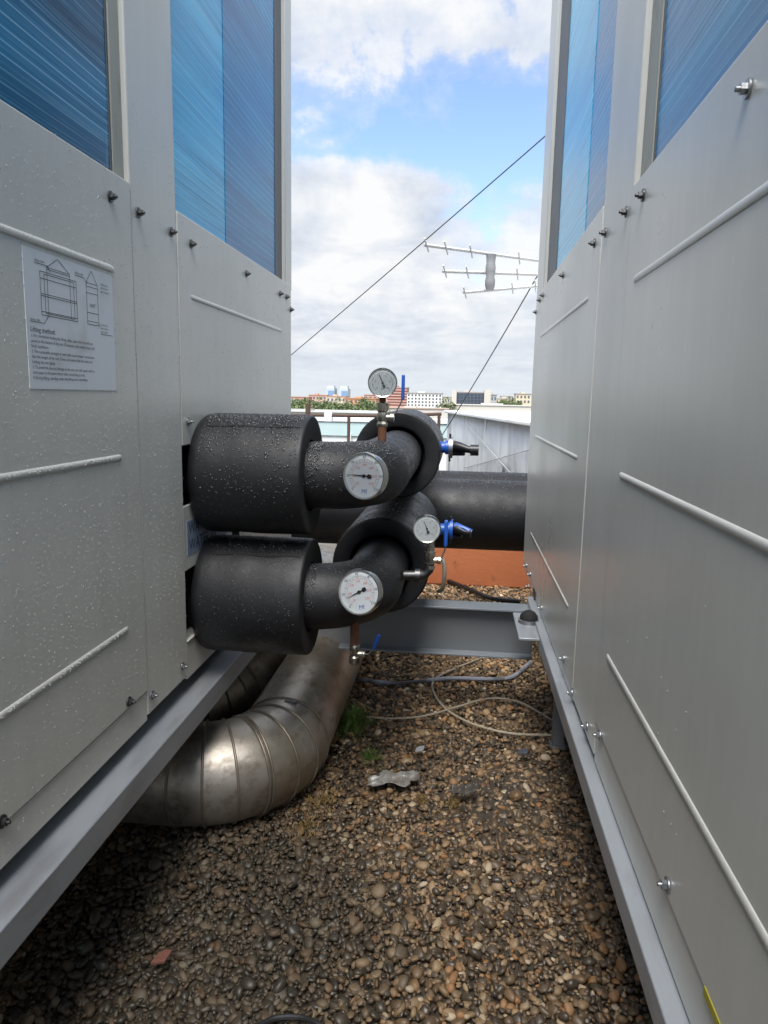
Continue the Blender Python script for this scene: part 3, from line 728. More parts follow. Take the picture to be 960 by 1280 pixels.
def smooth_path(pts, n=8):
    pts = [Vector(p) for p in pts]; P = [pts[0]*2-pts[1]]+pts+[pts[-1]*2-pts[-2]]; out = []
    for i in range(1, len(P)-2):
        for j in range(n):
            t = j/n; a, b, c, d = P[i-1:i+3]
            out.append(0.5*((2*b)+(-a+c)*t+(2*a-5*b+4*c-d)*t*t+(-a+3*b-3*c+d)*t**3))
    return out+[pts[-1]]
m = MB(); m.tube(smooth_path([Q(543, 700)+Vector((0,0.008,0)), Q(551, 699)+Vector((0,0.01,0)), Q(555, 706)+Vector((0,0.01,0)), Q(555, 725)+Vector((0,0.02,0)), Q(552, 742)+Vector((0,0.05,0)), Q(546, 752)+Vector((0, 0.12, 0))]), 0.0065, 12); m.build('hose', HOSE, hp)

# drain cock under the lower pipe
pd = onY(443.5, 778, YA+0.005)
dv = thing('drain_valve', 'drain cock hanging under the lower pipe on a brown stub, small blue lever', 'valve', pd)
k = YA/F*1.03; Q = lambda px, py: onY(px, py, YA+0.005)-pd
m = MB(); m.lathe((0,0,0.012), (0,0,-1), [(0, 5.8*k), (0.012-Q(443, 808).z, 5.8*k)], 20); m.build('stub_pipe', RUST, dv)
m = MB(); m.lathe(Q(443.5, 805), (0,0,-1), [(0, 5.6*k), (2*k, 6.6*k), (9*k, 6.6*k), (11*k, 5.4*k), (15*k, 5.6*k), (17*k, 7.3*k), (25*k, 7.3*k), (26.5*k, 5.5*k)], 12)
m.lathe(Q(447, 817), (1,0,0), [(0, 4*k), (6*k, 4*k), (7*k, 5*k), (9*k, 5*k)], 10); m.build('ball_valve', BRASS, dv)
m = MB(); m.tube([Q(455, 817), Q(460, 818), Q(466, 812), Q(468, 809)], 0.0022, 8); lv = m.build('lever', ZINC, dv)
m = MB(); m.tube([Q(467, 811), Q(470, 802), Q(474, 794)], [0.0045, 0.006, 0.005], 10); m.build('blue_grip', BLUE, lv)

# blue butterfly valve actuators sticking out beside the rear sleeves
def actuator(px0, px1, px2, px3, py, Y, z, x_root, label, worm):
    p = onY(px0, py, Y)
    t = thing('valve_actuator', label, 'valve', p, 'blue valve actuators behind the pipe bends')
    k = Y/F*1.02; Q = lambda px, py_: onY(px, py_, Y)-p
    x1 = Q(px1, py).x; x2 = Q(px2, py).x; x3 = Q(px3, py).x
    m = MB(); m.lathe((-0.22, 0, 0), (1,0,0), [(0, 0.02), (0.215, 0.02)], 20); m.build('shaft', DARKZINC, t)
    m = MB(); m.lathe((-0.004,0,0), (1,0,0), [(0, 7*k), (x1*0.3, 8*k), (x1*0.35, 6.8*k), (x1*0.7, 6.8*k), (x1*0.75, 8.5*k), (x1+0.004, 8.5*k)], 12); m.build('neck', BLUE, t)
    m = MB(); m.lathe((x1,0,0), (1,0,0), [(0, 13*k), (x2-x1, 13*k)], 28); m.build('index_disc', ZINC if worm else BLUE, t)
    m = MB(); m.tube([(x2, 0, 0.006), (x2+(x3-x2)*0.3, -0.02, 0.004), (x2+(x3-x2)*0.65, -0.03, -0.004), (x3, -0.035, -0.006)], [7*k, 6*k, 4.2*k, 5.6*k], 12)
    m.tube([(x2, 0, -0.02), (x2+(x3-x2)*0.5, -0.02, -0.022)], [4*k, 2.5*k], 10)
    if worm: m.lathe((x3-8*k, -0.035, -0.006), (1,0,0), [(0, 6.6*k), (10*k, 6.6*k)], 14)
    h = m.build('handle', BLACK, t)
    for sg in (1, -1): m = MB(); m.lathe((x1+0.3*(x2-x1), -0.015, sg*13*k), (0,0,sg), [(-0.004, 0.004), (0.012, 0.004)], 8); m.build('bolt', BLACK, t)
    if not worm:
        m = MB(); m.tube([(x2+4*k, -0.01, 0.012), (x2+14*k, -0.03, 0.012), (x3, -0.035, -0.002)], [6*k, 3*k, 4*k], 10); m.build('trigger', BLUE, h)
    return t
actuator(549, 561, 566, 596, 559, 2.90, zu, 0, 'blue valve neck with silver disc and black handle beside the upper pipe', True)
actuator(545, 562, 566, 589, 661, 2.75, zl, 0, 'blue valve with black trigger handle beside the lower pipe', False)

# ------------------------------------------------------------------ metal ducts on the gravel
RD = 0.15
BANDM = pbr('dull_seam_metal', (0.17, 0.145, 0.115), 0.5, 0.6, var=.4, vs=25)
def duct(label, xc, yc, Rb, z):
    t = thing('metal_duct', label, 'duct', (xc, yc, GZ), 'sheet metal clad ducts under the chiller')
    c = Vector((xc-Rb, yc, z)); nseg = 6
    def pt(a): return c + Vector((math.cos(a)*Rb, -math.sin(a)*Rb, 0))
    # straight back run
    m = MB(); m.tube([(xc, 6.0, z), (xc, 4.4, z), (xc, yc+0.01, z)], RD, 48); part(m, 'straight_run', DUCT, t)
    # mitred bend: straight gores between the joint rings
    m = MB(); rings = []
    for i in range(nseg+1):
        a = PI/2*i/nseg; p = pt(a); o = Vector((math.cos(a), -math.sin(a), 0))
        rings.append([p + (o*math.cos(2*PI*j/48)+Vector((0,0,1))*math.sin(2*PI*j/48))*(RD-0.001) for j in range(48)])
    m.loft(rings, True, False); part(m, 'bend', DUCT, t, smooth=12)
    m = MB(); m.tube([(xc-Rb, yc-Rb, z), (xc-Rb-0.5, yc-Rb, z), (xc-Rb-1.0, yc-Rb, z)], RD, 48); part(m, 'side_run', DUCT, t)
    for i in range(nseg+1):
        a = PI/2*i/nseg; p = pt(a); o = Vector((math.cos(a), -math.sin(a), 0)); tg = Vector((-math.sin(a), -math.cos(a), 0))
        for off in ((-0.006, 0.006) if i == 3 else (0.0,)):
            m = MB(); path = [p + tg*off + (o*math.cos(2*PI*j/40)+Vector((0,0,1))*math.sin(2*PI*j/40))*(RD+0.0008) for j in range(41)]
            m.tube(path, 0.0042, 8, False); part(m, 'seam_band', BANDM, t)
    # wire clip on the first joint
    p = pt(0)+Vector((0.03, -0.02, RD-0.005)); m = MB(); m.box(p-Vector((0.02,0.006,0.004)), p+Vector((0.02,0.006,0.006))); m.build('clip', DARKZINC, None, loc=t.location).parent = t
    [setattr(ch, 'location', (0,0,0)) for ch in kids(t)]
    return t
duct('stained sheet metal duct bending under the chiller, the one nearer the gravel path', -0.548, 2.16, 0.24, GZ+RD)
duct('dull sheet metal duct bending under the chiller, half hidden behind the first', -0.868, 2.475, 0.22, GZ+RD+0.01)

# ------------------------------------------------------------------ roof with gravel
m = MB(); m.box((-9, -4, GZ-0.5), (9, 13, GZ-0.014)); rf = m.build('roof_ground', SOIL); tag(rf, 'flat roof under the gravel', 'roof', kind='structure')
def pebbles(x0, x1, y0, y1, step, sub, keep, sc=1.0):
    import bmesh
    bm = bmesh.new(); bmesh.ops.create_icosphere(bm, subdivisions=sub, radius=1.0)
    V = np.array([v.co[:] for v in bm.verts]); Fc = np.array([[v.index for v in f.verts] for f in bm.faces]); bm.free()
    gx, gy = np.meshgrid(np.arange(x0, x1, step), np.arange(y0, y1, step)); X = gx.ravel(); Y = gy.ravel(); n = len(X)
    X = X+RNG.uniform(-.5, .5, n)*step; Y = Y+RNG.uniform(-.5, .5, n)*step
    ok = keep(X, Y); X, Y = X[ok], Y[ok]; n = len(X)
    L_ = np.clip(RNG.lognormal(math.log(0.0080), 0.38, n), 0.0035, 0.019)*sc
    ax = np.stack([L_, L_*RNG.uniform(.50, .92, n), L_*RNG.uniform(.34, .66, n)], 1)
    ang = RNG.uniform(0, 2*PI, n); tx = RNG.normal(0, .38, n); ty = RNG.normal(0, .38, n)
    def R(a, i, j):
        M = np.tile(np.eye(3), (n, 1, 1)); c, s_ = np.cos(a), np.sin(a); M[:, i, i] = c; M[:, j, j] = c; M[:, i, j] = -s_; M[:, j, i] = s_; return M
    M = R(ang, 0, 1) @ R(tx, 1, 2) @ R(ty, 0, 2)
    # lumpy stones: low-frequency warp per stone
    ph = RNG.uniform(0, 6.28, (n, 3)); B = V[None] * (1 + 0.16*np.sin(V[None, :, [1, 2, 0]]*2.3 + ph[:, None, :]) + 0.08*np.sin(V[None, :, [2, 0, 1]]*4.1 + ph[:, None, ::-1]))
    B = np.sign(B)*np.abs(B)**RNG.uniform(.72, 1.0, (n, 1, 1))
    P = np.einsum('nij,nvj->nvi', M, B*ax[:, None, :])
    Z = GZ - 0.013 + ax[:, 2]*0.7 + np.abs(RNG.normal(0, 0.006, n)) + 0.010*np.sin(X*2.7+1)*np.sin(Y*2.1) + 0.004*np.sin(X*9)*np.sin(Y*8)
    P += np.stack([X, Y, Z], 1)[:, None, :]
    nf = len(Fc)
    return P.reshape(-1, 3), (Fc[None]+(np.arange(n)*len(V))[:, None, None]).reshape(-1, 3)
parts = [pebbles(-1.05, 0.62, 0.75, 2.35, 0.0117, 2, lambda X, Y: np.ones(len(X), bool)), pebbles(-0.95, 0.65, 2.35, 5.0, 0.0130, 2, lambda X, Y: X > -0.8)]
# a looser top layer of slightly larger stones
parts.append(pebbles(-0.8, 0.5, 0.9, 3.0, 0.055, 2, lambda X, Y: RNG.random(len(X)) < 0.55, 1.28))
vs = np.concatenate([p[0] for p in parts]); off = np.cumsum([0]+[len(p[0]) for p in parts[:-1]]); fs = np.concatenate([p[1]+o for p, o in zip(parts, off)])
me = bpy.data.meshes.new('gravel'); me.vertices.add(len(vs)); me.vertices.foreach_set('co', vs.astype(np.float32).ravel())
me.loops.add(len(fs)*3); me.loops.foreach_set('vertex_index', fs.astype(np.int32).ravel()); me.polygons.add(len(fs))
me.polygons.foreach_set('loop_start', np.arange(0, len(fs)*3, 3, dtype=np.int32)); me.polygons.foreach_set('use_smooth', np.ones(len(fs), bool)); me.update(calc_edges=True)
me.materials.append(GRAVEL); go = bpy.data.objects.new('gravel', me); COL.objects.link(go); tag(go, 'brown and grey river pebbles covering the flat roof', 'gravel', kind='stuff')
print('pebble faces', len(fs))

# ------------------------------------------------------------------ small things lying on the gravel
GT = GZ+0.008
def lay(px, py, dz=0.0): p = onZ(px, py, GT+dz); return p
def cable(name, label, cat, pts, r, mat, dz=0.006, group=None):
    P = smooth_path([lay(x, y, dz+random.uniform(0, .006)) for x, y in pts], 8)
    m = MB(); m.tube(P, r, 8); o = m.build(name, mat, loc=P[0]); return tag(o, label, cat, group)
CABLE = pbr('beige_cable', (0.36, 0.31, 0.23), 0.5, dirt=(0.12, 0.1, 0.07), dscale=20)
HOSEB = pbr('grey_blue_hose', (0.30, 0.32, 0.37), 0.4, var=0.3, vs=14, dirt=(0.08, 0.075, 0.07), dscale=5, dlo=0.5, dhi=0.6)
cable('hose', 'muddy grey hose lying across the gravel just past the beam', 'hose', [(430, 845), (455, 850), (500, 854), (560, 848), (610, 849), (640, 846), (663, 828)], 0.0095, HOSEB)
cable('cable', 'beige cable snaking in an S over the gravel', 'cable', [(603, 822), (570, 835), (545, 848), (541, 862), (553, 882), (572, 896), (600, 908), (640, 917), (690, 919)], 0.0048, CABLE, group='loose cables on the gravel')
cable('cable', 'beige cable running from the duct and looping over the other cable', 'cable', [(458, 896), (490, 898), (530, 895), (570, 884), (612, 873), (650, 878), (690, 900)], 0.0042, CABLE, 0.013, group='loose cables on the gravel')
BLKC = pbr('black_cable', (0.012, 0.012, 0.012), 0.35)
cable('cable', 'black cable on the gravel behind the cross beam', 'cable', [(548, 722), (560, 726), (590, 738), (615, 748), (650, 752)], 0.015, BLKC, 0.012)
cable('cable', 'short black cable half buried at the bottom of the gravel path', 'cable', [(322, 1283), (345, 1273), (375, 1272), (397, 1280), (410, 1290)], 0.006, BLKC, 0.010)
# flat washer, tile chips
p = lay(157, 1077, 0.024); m = MB(); m.lathe((p.x, p.y, p.z), (0.1, -0.25, 1), [(0, 0.0035), (0, 0.0105), (0.002, 0.0105), (0.002, 0.0035), (0, 0.0035)], 24, caps=False); tag(m.build('washer', ZINC, loc=p), 'round grey steel washer lying in the shade by the duct', 'washer')
def chip(px, py, s, label, mat, name, cat):
    p = lay(px, py, 0.018); m = MB(); r = random.Random(px)
    pts = [p+Vector((x*s*r.uniform(.8, 1.1), y*s*r.uniform(.8, 1.1), 0.3*x*s)) for x, y in ((-1, -.8), (.8, -1), (1, .7), (.1, 1.0), (-.9, .8))]
    m.prism(pts, (0, 0, s*0.45)); return tag(m.build(name, mat, loc=p, bevel=0.0015), label, cat)
chip(202, 1199, 0.019, 'chip of red brick among the dark pebbles', pbr('red_brick_chip', (0.17, 0.07, 0.048), 0.8, bump=0.5), 'brick_chip', 'brick chip')
GC = pbr('grey_tile', (0.34, 0.34, 0.36), 0.45)
chip(525, 937, 0.016, 'small pale grey tile chip between the cables and the plastic scrap', GC, 'tile_chip', 'tile chip')
chip(654, 941, 0.018, 'dark grey slate chip lying on the gravel by the rail', pbr('slate', (0.06, 0.065, 0.08), 0.4), 'slate_chip', 'slate chip')
# crumpled scrap of clear plastic
def scrap(px, py, sx, sy, label, seed, mat):
    p = lay(px, py, 0.022); r = random.Random(seed); n = 12; m = MB(); V = []
    for i in range(n+1):
        for j in range(n+1):
            u, v = i/n*2-1, j/n*2-1; k = 1-0.25*abs(math.sin(3*math.atan2(v, u)+seed))
            V.append(p+Vector((u*sx*k+0.35*v*sy, v*sy*k+0.15*u*sx, 0.002+0.017*(1+math.sin(u*5+v*2+seed)*math.cos(v*6-u*2))*r.uniform(.75, 1)*(1-0.5*max(abs(u), abs(v))))))
    m.add(V, [(i*(n+1)+j, (i+1)*(n+1)+j, (i+1)*(n+1)+j+1, i*(n+1)+j+1) for i in range(n) for j in range(n)])
    o = m.build('plastic_scrap', mat, loc=p, smooth=25); md = o.modifiers.new('thick', 'SOLIDIFY'); md.thickness = 0.0015
    return tag(o, label, 'plastic scrap')
PLAS = pbr('dirty_plastic', (0.29, 0.28, 0.26), 0.3, dirt=(0.14, 0.12, 0.10), dscale=22, dlo=0.4, dhi=0.7, **{'Transmission Weight': 0.12})
scrap(492, 976, 0.088, 0.05, 'crumpled scrap of dirty clear plastic on the gravel', 3, PLAS)
scrap(580, 990, 0.05, 0.03, 'muddy half buried rag of plastic, darker than the scrap beside it', 5, pbr('muddy_plastic', (0.07, 0.06, 0.05), 0.5))
# weeds and dead moss
GREEN = pbr('weed_green', (0.10, 0.17, 0.03), 0.5, var=0.45, vs=30)
STRAW = pbr('dead_moss', (0.19, 0.125, 0.045), 0.8, var=0.4, vs=60)
def tuft(name, label, cat, px, py, n, spread, h, mat, wmin=0.0012):
    p = lay(px, py, -0.004); m = MB()
    for i in range(n):
        a = random.uniform(0, 2*PI); d = abs(random.gauss(0, spread)); b = p+Vector((math.cos(a)*d*0.7, math.sin(a)*d, 0.004)); hh = h*random.uniform(.4, 1.2)*math.exp(-d/spread*0.35)
        lean = Vector((random.gauss(0, .5), random.gauss(0, .5), 0))*hh; w = Vector((math.cos(a*3), math.sin(a*3), 0))*wmin*random.uniform(.7, 1.6)
        q = b+lean*0.4+Vector((0, 0, hh*0.7)); e = b+lean+Vector((0, 0, hh))
        m.add([b-w, b+w, q+w*0.8, q-w*0.8, e], [(0, 1, 2, 3), (3, 2, 4)])
    return tag(m.build(name, mat, loc=p, smooth=0), label, cat)
tuft('weed', 'green weed growing beside the stained duct', 'weed', 441, 908, 650, 0.06, 0.075, GREEN)
tuft('weed', 'sparse green sprouts between the pebbles, in front of the weed by the duct', 'weed', 462, 950, 110, 0.045, 0.034, GREEN)
for i, (px, py, s_, lb) in enumerate(((404, 1003, 0.05, 'dead straw coloured moss against the foot of the duct'), (385, 1035, 0.04, 'dry moss patch on the pebbles in front of the duct bend'), (527, 1003, 0.02, 'small tuft of ochre moss next to the plastic scrap'), (567, 1008, 0.022, 'ochre moss below the muddy rag'))):
    tuft('moss', lb, 'moss', px, py, int(5000*s_), s_, 0.018, STRAW, 0.0018)

# ------------------------------------------------------------------ low kerbs behind the pipes
def m_kerb():
    mm = bpy.data.materials.new('terracotta_render'); t = NT(mm)
    n = t.noise(5, None, 6); n2 = t.noise(40, t.coord((.4, 1, 1)), 5)
    c = t.mix(n, (0.46, 0.145, 0.055), (0.56, 0.19, 0.08)); c = t.mix(t.ramp(n2, (0.60, 0.0), (0.75, 0.6)), c, (0.56, 0.24, 0.13)); c = t.mix(t.ramp(t.noise(11, None, 5), (0.62, 0), (0.75, .6)), c, (0.16, 0.06, 0.04))
    t.out(c, 0.75, 0, t.bump(t.math('ADD', n2, n), 0.35, 0.006)); return mm
kb = onZ(600, 732, GZ)
m = MB(); m.box((-0.30, kb.y, GZ-0.01), (2.4, kb.y+0.25, GZ+0.34)); tag(m.build('kerb_wall', m_kerb(), bevel=0.012, loc=(0.5, kb.y, GZ)), 'low terracotta coloured rendered wall behind the header pipes', 'low wall')
WHITE = pbr('white_render', (0.75, 0.75, 0.73), 0.7, var=0.06, dirt=(0.5, 0.49, 0.45), dscale=4)
m = MB(); m.box((-2.5, kb.y+0.02, GZ-0.01), (-0.305, kb.y+0.3, GZ+0.42)); tag(m.build('kerb_wall', WHITE, bevel=0.012, loc=(-1, kb.y, GZ)), 'low white rendered wall glimpsed between the two pipe sleeves', 'low wall')

# ------------------------------------------------------------------ sheeted enclosure, parapet, railing at the roof edge
def m_sheet():
    mm = bpy.data.materials.new('clouded_plastic_sheet'); t = NT(mm)
    n = t.noise(1.6, t.coord((1, 2.2, .5)), 5, .6, .6); n2 = t.noise(7, t.coord((2, 3, .25)), 4)
    c = t.mix(t.ramp(n, (.36, 0), (.64, 1)), (0.36, 0.365, 0.37), (0.60, 0.61, 0.61)); c = t.mix(t.ramp(n2, (.58, 0), (.72, .8)), c, (0.60, 0.61, 0.60))
    t.out(c, 0.3, 0, t.bump(t.math('ADD', n, n2), .5, .03)); return mm
A = onY(560, 512.5, 9.6); A.z = 0; Bp = onY(662, 526, 5.5); Bp.z = 0
zt = (onY(560, 512.5, 9.6).z + onY(658, 526, 5.6).z)/2
print('enclosure', A, Bp, zt)
ab = (Bp-A).normalized(); nr = Vector((-ab.y, ab.x, 0)); 
if nr.x < 0: nr = -nr
Bp = A + ab*5.0
en = thing('sheeted_enclosure', 'low enclosure wrapped in clouded plastic sheeting with a flat white top', 'enclosure', (A.x, A.y, GZ))
SHEET = m_sheet()
def slab(p, q, w0, w1, z0, z1):
    m = MB(); a0, a1, b0, b1 = p+nr*w0, p+nr*w1, q+nr*w0, q+nr*w1
    m.prism([Vector((v.x, v.y, z0)) for v in (a0, b0, b1, a1)], (0, 0, z1-z0)); return m
n = 40; m = MB(); rings = []
for i in range(n+1):
    for_ = A.lerp(Bp, i/n); w = 0.012*math.sin(i*2.1)+0.01*math.sin(i*0.9)
    rings.append([Vector(((for_+nr*(0.02+w*kk)).x, (for_+nr*(0.02+w*kk)).y, z)) for z, kk in ((GZ-0.01, .5), (GZ+0.4, 1.4), (-0.6, 1), (zt-0.03, .1))])
m.loft(rings, False, False); o = part(m, 'plastic_sheet', SHEET, en, smooth=60); md = o.modifiers.new('t', 'SOLIDIFY'); md.thickness = 0.004
part(slab(A-ab*0.05, Bp, -0.05, 2.6, zt-0.035, zt), 'top_sheet', pbr('white_top', (0.80, 0.81, 0.80), .5, var=.05, dirt=(.55,.55,.53), dscale=2), en, bevel=.01)
FRM = pbr('pale_frame', (0.62, 0.63, 0.62), .45)
for f in (0.0, 0.5, 1.0): part(slab(A.lerp(Bp, f)-ab*0.02, A.lerp(Bp, f)+ab*0.02, 0.0, 0.035, GZ-0.01, zt-0.036), 'frame_post', FRM, en)
m = MB(); p0 = A.lerp(Bp, .30)-nr*.012; p1 = A.lerp(Bp, .97)-nr*.012
for za_, zb2 in ((zt-.12, zt-.62), (zt-.62, zt-.12)): m.tube([Vector((p0.x, p0.y, za_)), Vector((p1.x, p1.y, zb2))], 0.005, 8)
part(m, 'brace_wire', SHEET, en)
q = A.lerp(Bp, 0.66)-nr*0.014; m = MB(); m.prism([Vector((q.x, q.y, zt-.50))+ab*u+Vector((0,0,v)) for u, v in ((-.09, -.08), (.09, -.08), (.09, .08), (-.09, .08))], -nr*.004); part(m, 'notice', pbr('grey_notice', (.42,.42,.42), .5), en)

YP = 11.0
pz = lambda py: onY(410, py, YP).z
par = thing('roof_parapet', 'pale parapet along the roof edge with blue green sheet cladding', 'parapet', (-3, YP, GZ))
m = MB(); m.box((-9, YP, GZ-0.02), (9, YP+0.25, pz(522))); part(m, 'wall', pbr('pale_wall', (.66,.67,.64), .7, var=.06), par)
m = MB(); m.box((-9, YP-0.05, pz(527)), (9, YP+0.3, pz(521))); part(m, 'coping', pbr('coping', (.60,.62,.60), .5, var=.1, vs=3), par, bevel=.01)
m = MB(); m.box((-9, YP-0.03, pz(544)), (9, YP-0.001, pz(527)-.004)); part(m, 'sheet_cladding', pbr('blue_green_sheet', (.42,.53,.52), .45, var=.08, vs=2), par)
for i in range(7):
    x = -4.2+i*0.62; m = MB(); m.box((x-.03, YP-0.06, GZ), (x+.03, YP-.031, pz(541))); part(m, 'stud', FRM, par)
YR = 8.2; rz = lambda px, py: onY(px, py, YR)
RUSTD = pbr('old_brown_rail', (0.075, 0.045, 0.032), 0.85, var=.4, vs=9)
rl = thing('roof_railing', 'rusty pipe railing in front of the pale parapet', 'railing', (-1, YR, GZ))
m = MB(); m.tube([rz(300, 518), rz(388, 519), rz(470, 520), rz(552, 517.5)], 0.019, 10); part(m, 'handrail', RUSTD, rl)
for px, h in ((385, 505), (436, 521), (549, 516), (318, 507)):
    m = MB(); p = rz(px, h); m.tube([(p.x, YR+.001, GZ-.01), p], 0.03 if h < 510 else .018, 10); part(m, 'post', RUSTD, rl)
m = MB(); p = rz(410, 514); q = rz(420, 527); m.box((p.x-.04, YR-.03, q.z), (p.x+.05, YR+.03, p.z)); part(m, 'bracket', FRM, rl)

# ------------------------------------------------------------------ antenna and wires
ALU = pbr('aluminium_rod', (.50,.50,.49), .45, .1)
YAn = 5.6; q = lambda px, py, dy=0: onY(px, py, YAn+dy)
an = thing('tv_antenna', 'grey three boom TV antenna with short cross rods against the clouds', 'antenna', (q(705, 340).x, YAn, GZ))
mx = q(712, 340, .5).x
for y0_, x0_, y1_, d0, marks in ((306, 530, 331, 0, (533, 556, 586, 646)), (339, 553, 344.5, .1, (556, 583, 645)), (365.5, 579, 354, .2, (581, 640, 669))):
    a = q(x0_, y0_, d0); b_ = Vector((mx, YAn+.5, q(712, y1_, .5).z)); d = b_-a
    m = MB(); m.tube([a, b_], .013, 8)
    part(m, 'boom', ALU, an)
    m = MB()
    for px in marks:
        f = (px-x0_)/(712-x0_); c = a+d*f; m.tube([c+Vector((-.012, -.09, .030)), c+Vector((.012, .09, -.030))], .006, 6)
    part(m, 'cross_rods', ALU, an)
m = MB(); c0 = q(614, 318, .2); c1 = q(614, 362, .2)
pr_ = []
for i in range(9): f = i/8; pr_.append((f*(c0.z-c1.z), .030+.010*abs(math.sin(f*PI*2.5))))
m.lathe((c0.x, YAn+.2, c1.z), (0,0,1), [(0, .012)]+pr_+[((c0.z-c1.z)*1.005, .012)], 14); part(m, 'bracket', pbr('grey_plastic', (.22,.225,.23), .6, var=.3), an)
m = MB(); m.tube([(mx, YAn+.5, GZ-.01), (mx, YAn+.5, q(712, 300, .5).z)], .02, 10); part(m, 'mast', ALU, an)
WIRE = pbr('dark_wire', (.03,.03,.032), .5)
def wire(label, p, q_, sag):
    P = [p.lerp(q_, i/20)+Vector((0, 0, -sag*4*(i/20)*(1-i/20))) for i in range(21)]
    m = MB(); m.tube(P, .0052, 6); tag(m.build('wire', WIRE, loc=P[0]), label, 'wire', 'stay wires across the sky')
pA = onY(367, 440, 9.0); pB = onY(683, 167, 6.0); d = pB-pA
wire('long dark wire slanting across the clouds above the antenna', pA-d*0.25, pB+d*0.25, .02)
pA = onY(552, 545, 8.15); pB = onY(670, 346, 6.3)
wire('shorter dark wire dropping from the antenna to the railing', pA, pB+(pB-pA)*.14, .03)

# ------------------------------------------------------------------ the city beyond
CG = -24.0
m = MB(); m.box((-4000, 13.5, CG-1), (4000, 9000, CG)); tag(m.build('city_ground', pbr('city_ground', (.13,.14,.10), .9, var=.4, vs=.02)), 'streets and yards far below the roof', 'ground', kind='structure')
m = MB(); m.box((-9.05, -4.05, CG), (9.05, 13.05, GZ-.52)); tag(m.build('host_building', pbr('host_wall', (.4,.38,.35), .8)), 'the building whose flat roof carries the chillers', 'building')
WIN = pbr('window_glass_far', (.08,.10,.13), .3); WINL = pbr('window_frame_far', (.5,.5,.5), .5)
def building(label, x0, x1, yt, Dd, col, rows=0, cols=0, depth=14, yb=516, roofc=(.30,.27,.25), bands=None, group='city blocks on the skyline'):
    a = onY(x0, yt, Dd); b_ = onY(x1, yt, Dd); z1 = (a.z+b_.z)/2
    t = thing('apartment_building', label, 'building', ((a.x+b_.x)/2, Dd, CG), group)
    mat = pbr('facade', col, .8, var=.1, vs=.3)
    m = MB(); m.box((a.x, Dd, CG), (b_.x, Dd+depth, z1)); part(m, 'wall', mat, t)
    m = MB(); m.box((a.x-.3, Dd-.3, z1), (b_.x+.3, Dd+depth+.3, z1+Dd*.0012)); part(m, 'roof', pbr('roof_edge', roofc, .8), t)
    w = b_.x-a.x
    m = MB(); m.box((a.x+w*.3, Dd+3, z1+Dd*.0012), (a.x+w*.5, Dd+8, z1+Dd*.0032)); part(m, 'roof_hut', mat, t)
    if rows:
        zlo = onY(x0, yb, Dd).z; dz = (z1-zlo)/rows; dx = w/cols; src = None
        for r_ in range(rows):
            for c_ in range(cols):
                if src is None:
                    m = MB(); m.box((-dx*.24, -.15, -dz*.26), (dx*.24, .1, dz*.26)); src = m.build('window', WIN, t, smooth=0); o = src
                else:
                    o = src.copy(); COL.objects.link(o); o.parent = t
                o.location = (a.x+dx*(c_+.5)-t.location.x, 0, z1-dz*(r_+.55)-CG)
    if bands:
        m = MB(); zlo = onY(x0, yb, Dd).z
        for i in range(bands): z = z1-(z1-zlo)*(i+.9)/bands; m.box((a.x-.1, Dd-.5, z), (b_.x+.1, Dd-.02, z+(z1-zlo)/bands*.34))
        part(m, 'balcony_band', pbr('pale_band', (.44, .30, .26), .7), t)
    return t
def tower(label, x0, x1, yt, Dd):
    a = onY(x0, yt, Dd); b_ = onY(x1, yt, Dd); t = thing('glass_tower', label, 'building', ((a.x+b_.x)/2, Dd, CG), 'twin glass towers')
    m = MB(); m.box((a.x, Dd, CG), (b_.x, Dd+20, a.z)); part(m, 'core', pbr('tower_stone', (.40,.44,.48), .6), t)
    w = b_.x-a.x; m = MB(); m.box((a.x+w*.30, Dd-.6, CG), (b_.x-w*.04, Dd-.02, a.z-3)); part(m, 'glass_front', pbr('tower_glass', (.17,.26,.40), .25), t)
    m = MB(); m.box((a.x+w*.1, Dd+3, a.z), (b_.x-w*.1, Dd+15, a.z+3)); part(m, 'roof_plant', pbr('tower_plant', (.45,.48,.52), .6), t)
tower('left one of the twin blue glass towers on the skyline', 407, 418, 485, 900)
tower('right one of the twin blue glass towers on the skyline', 423.5, 435, 485.5, 900)
building('low reddish block furthest along the skyline, next to the wet chiller', 330, 386, 496.5, 620, (.40,.23,.17), 3, 10, roofc=(.36,.16,.10))
building('pinkish row of flats below the twin towers', 386, 408, 494.5, 700, (.46,.30,.24), 4, 5, roofc=(.36,.17,.11))
building('pale cream flats just under the twin towers', 408, 432, 496, 560, (.52,.42,.33), 3, 5, roofc=(.38,.2,.13))
building('bright ochre block with a blank wall above the trees', 431, 470, 498.5, 330, (.52,.26,.13), 3, 7, roofc=(.42,.2,.11))
building('pink stepped block behind the upper pressure gauge', 455, 488, 494.5, 640, (.44,.27,.22), 4, 6, roofc=(.34,.17,.12))
building('red brick tower block with pale balcony bands by the blue lever', 485.5, 509, 485, 420, (.36, .15, .11), 0, 0, bands=9)
building('white slab block with rows of dark windows', 509, 552.5, 492, 380, (.66,.64,.58), 6, 10)
t = building('wide office block with a dark glass front between two beige stair towers', 566, 613, 491, 300, (.46,.42,.36), 0, 0)
a = onY(571, 491, 300); b_ = onY(605, 508, 300); m = MB(); m.box((a.x, 299.2, b_.z), (b_.x, 299.97, a.z-.2)); part(m, 'glass_front', pbr('office_glass', (.045,.06,.085), .2), t)
m = MB()
for i in range(1, 8): x = a.x+(b_.x-a.x)*i/8; m.box((x-.08, 299.0, b_.z), (x+.08, 299.19, a.z-.2))
for i in range(1, 4): z = b_.z+(a.z-b_.z)*i/4; m.box((a.x, 299.1, z-.06), (b_.x, 299.18, z+.06))
part(m, 'mullions', pbr('mullion', (.12,.13,.14), .4), t)
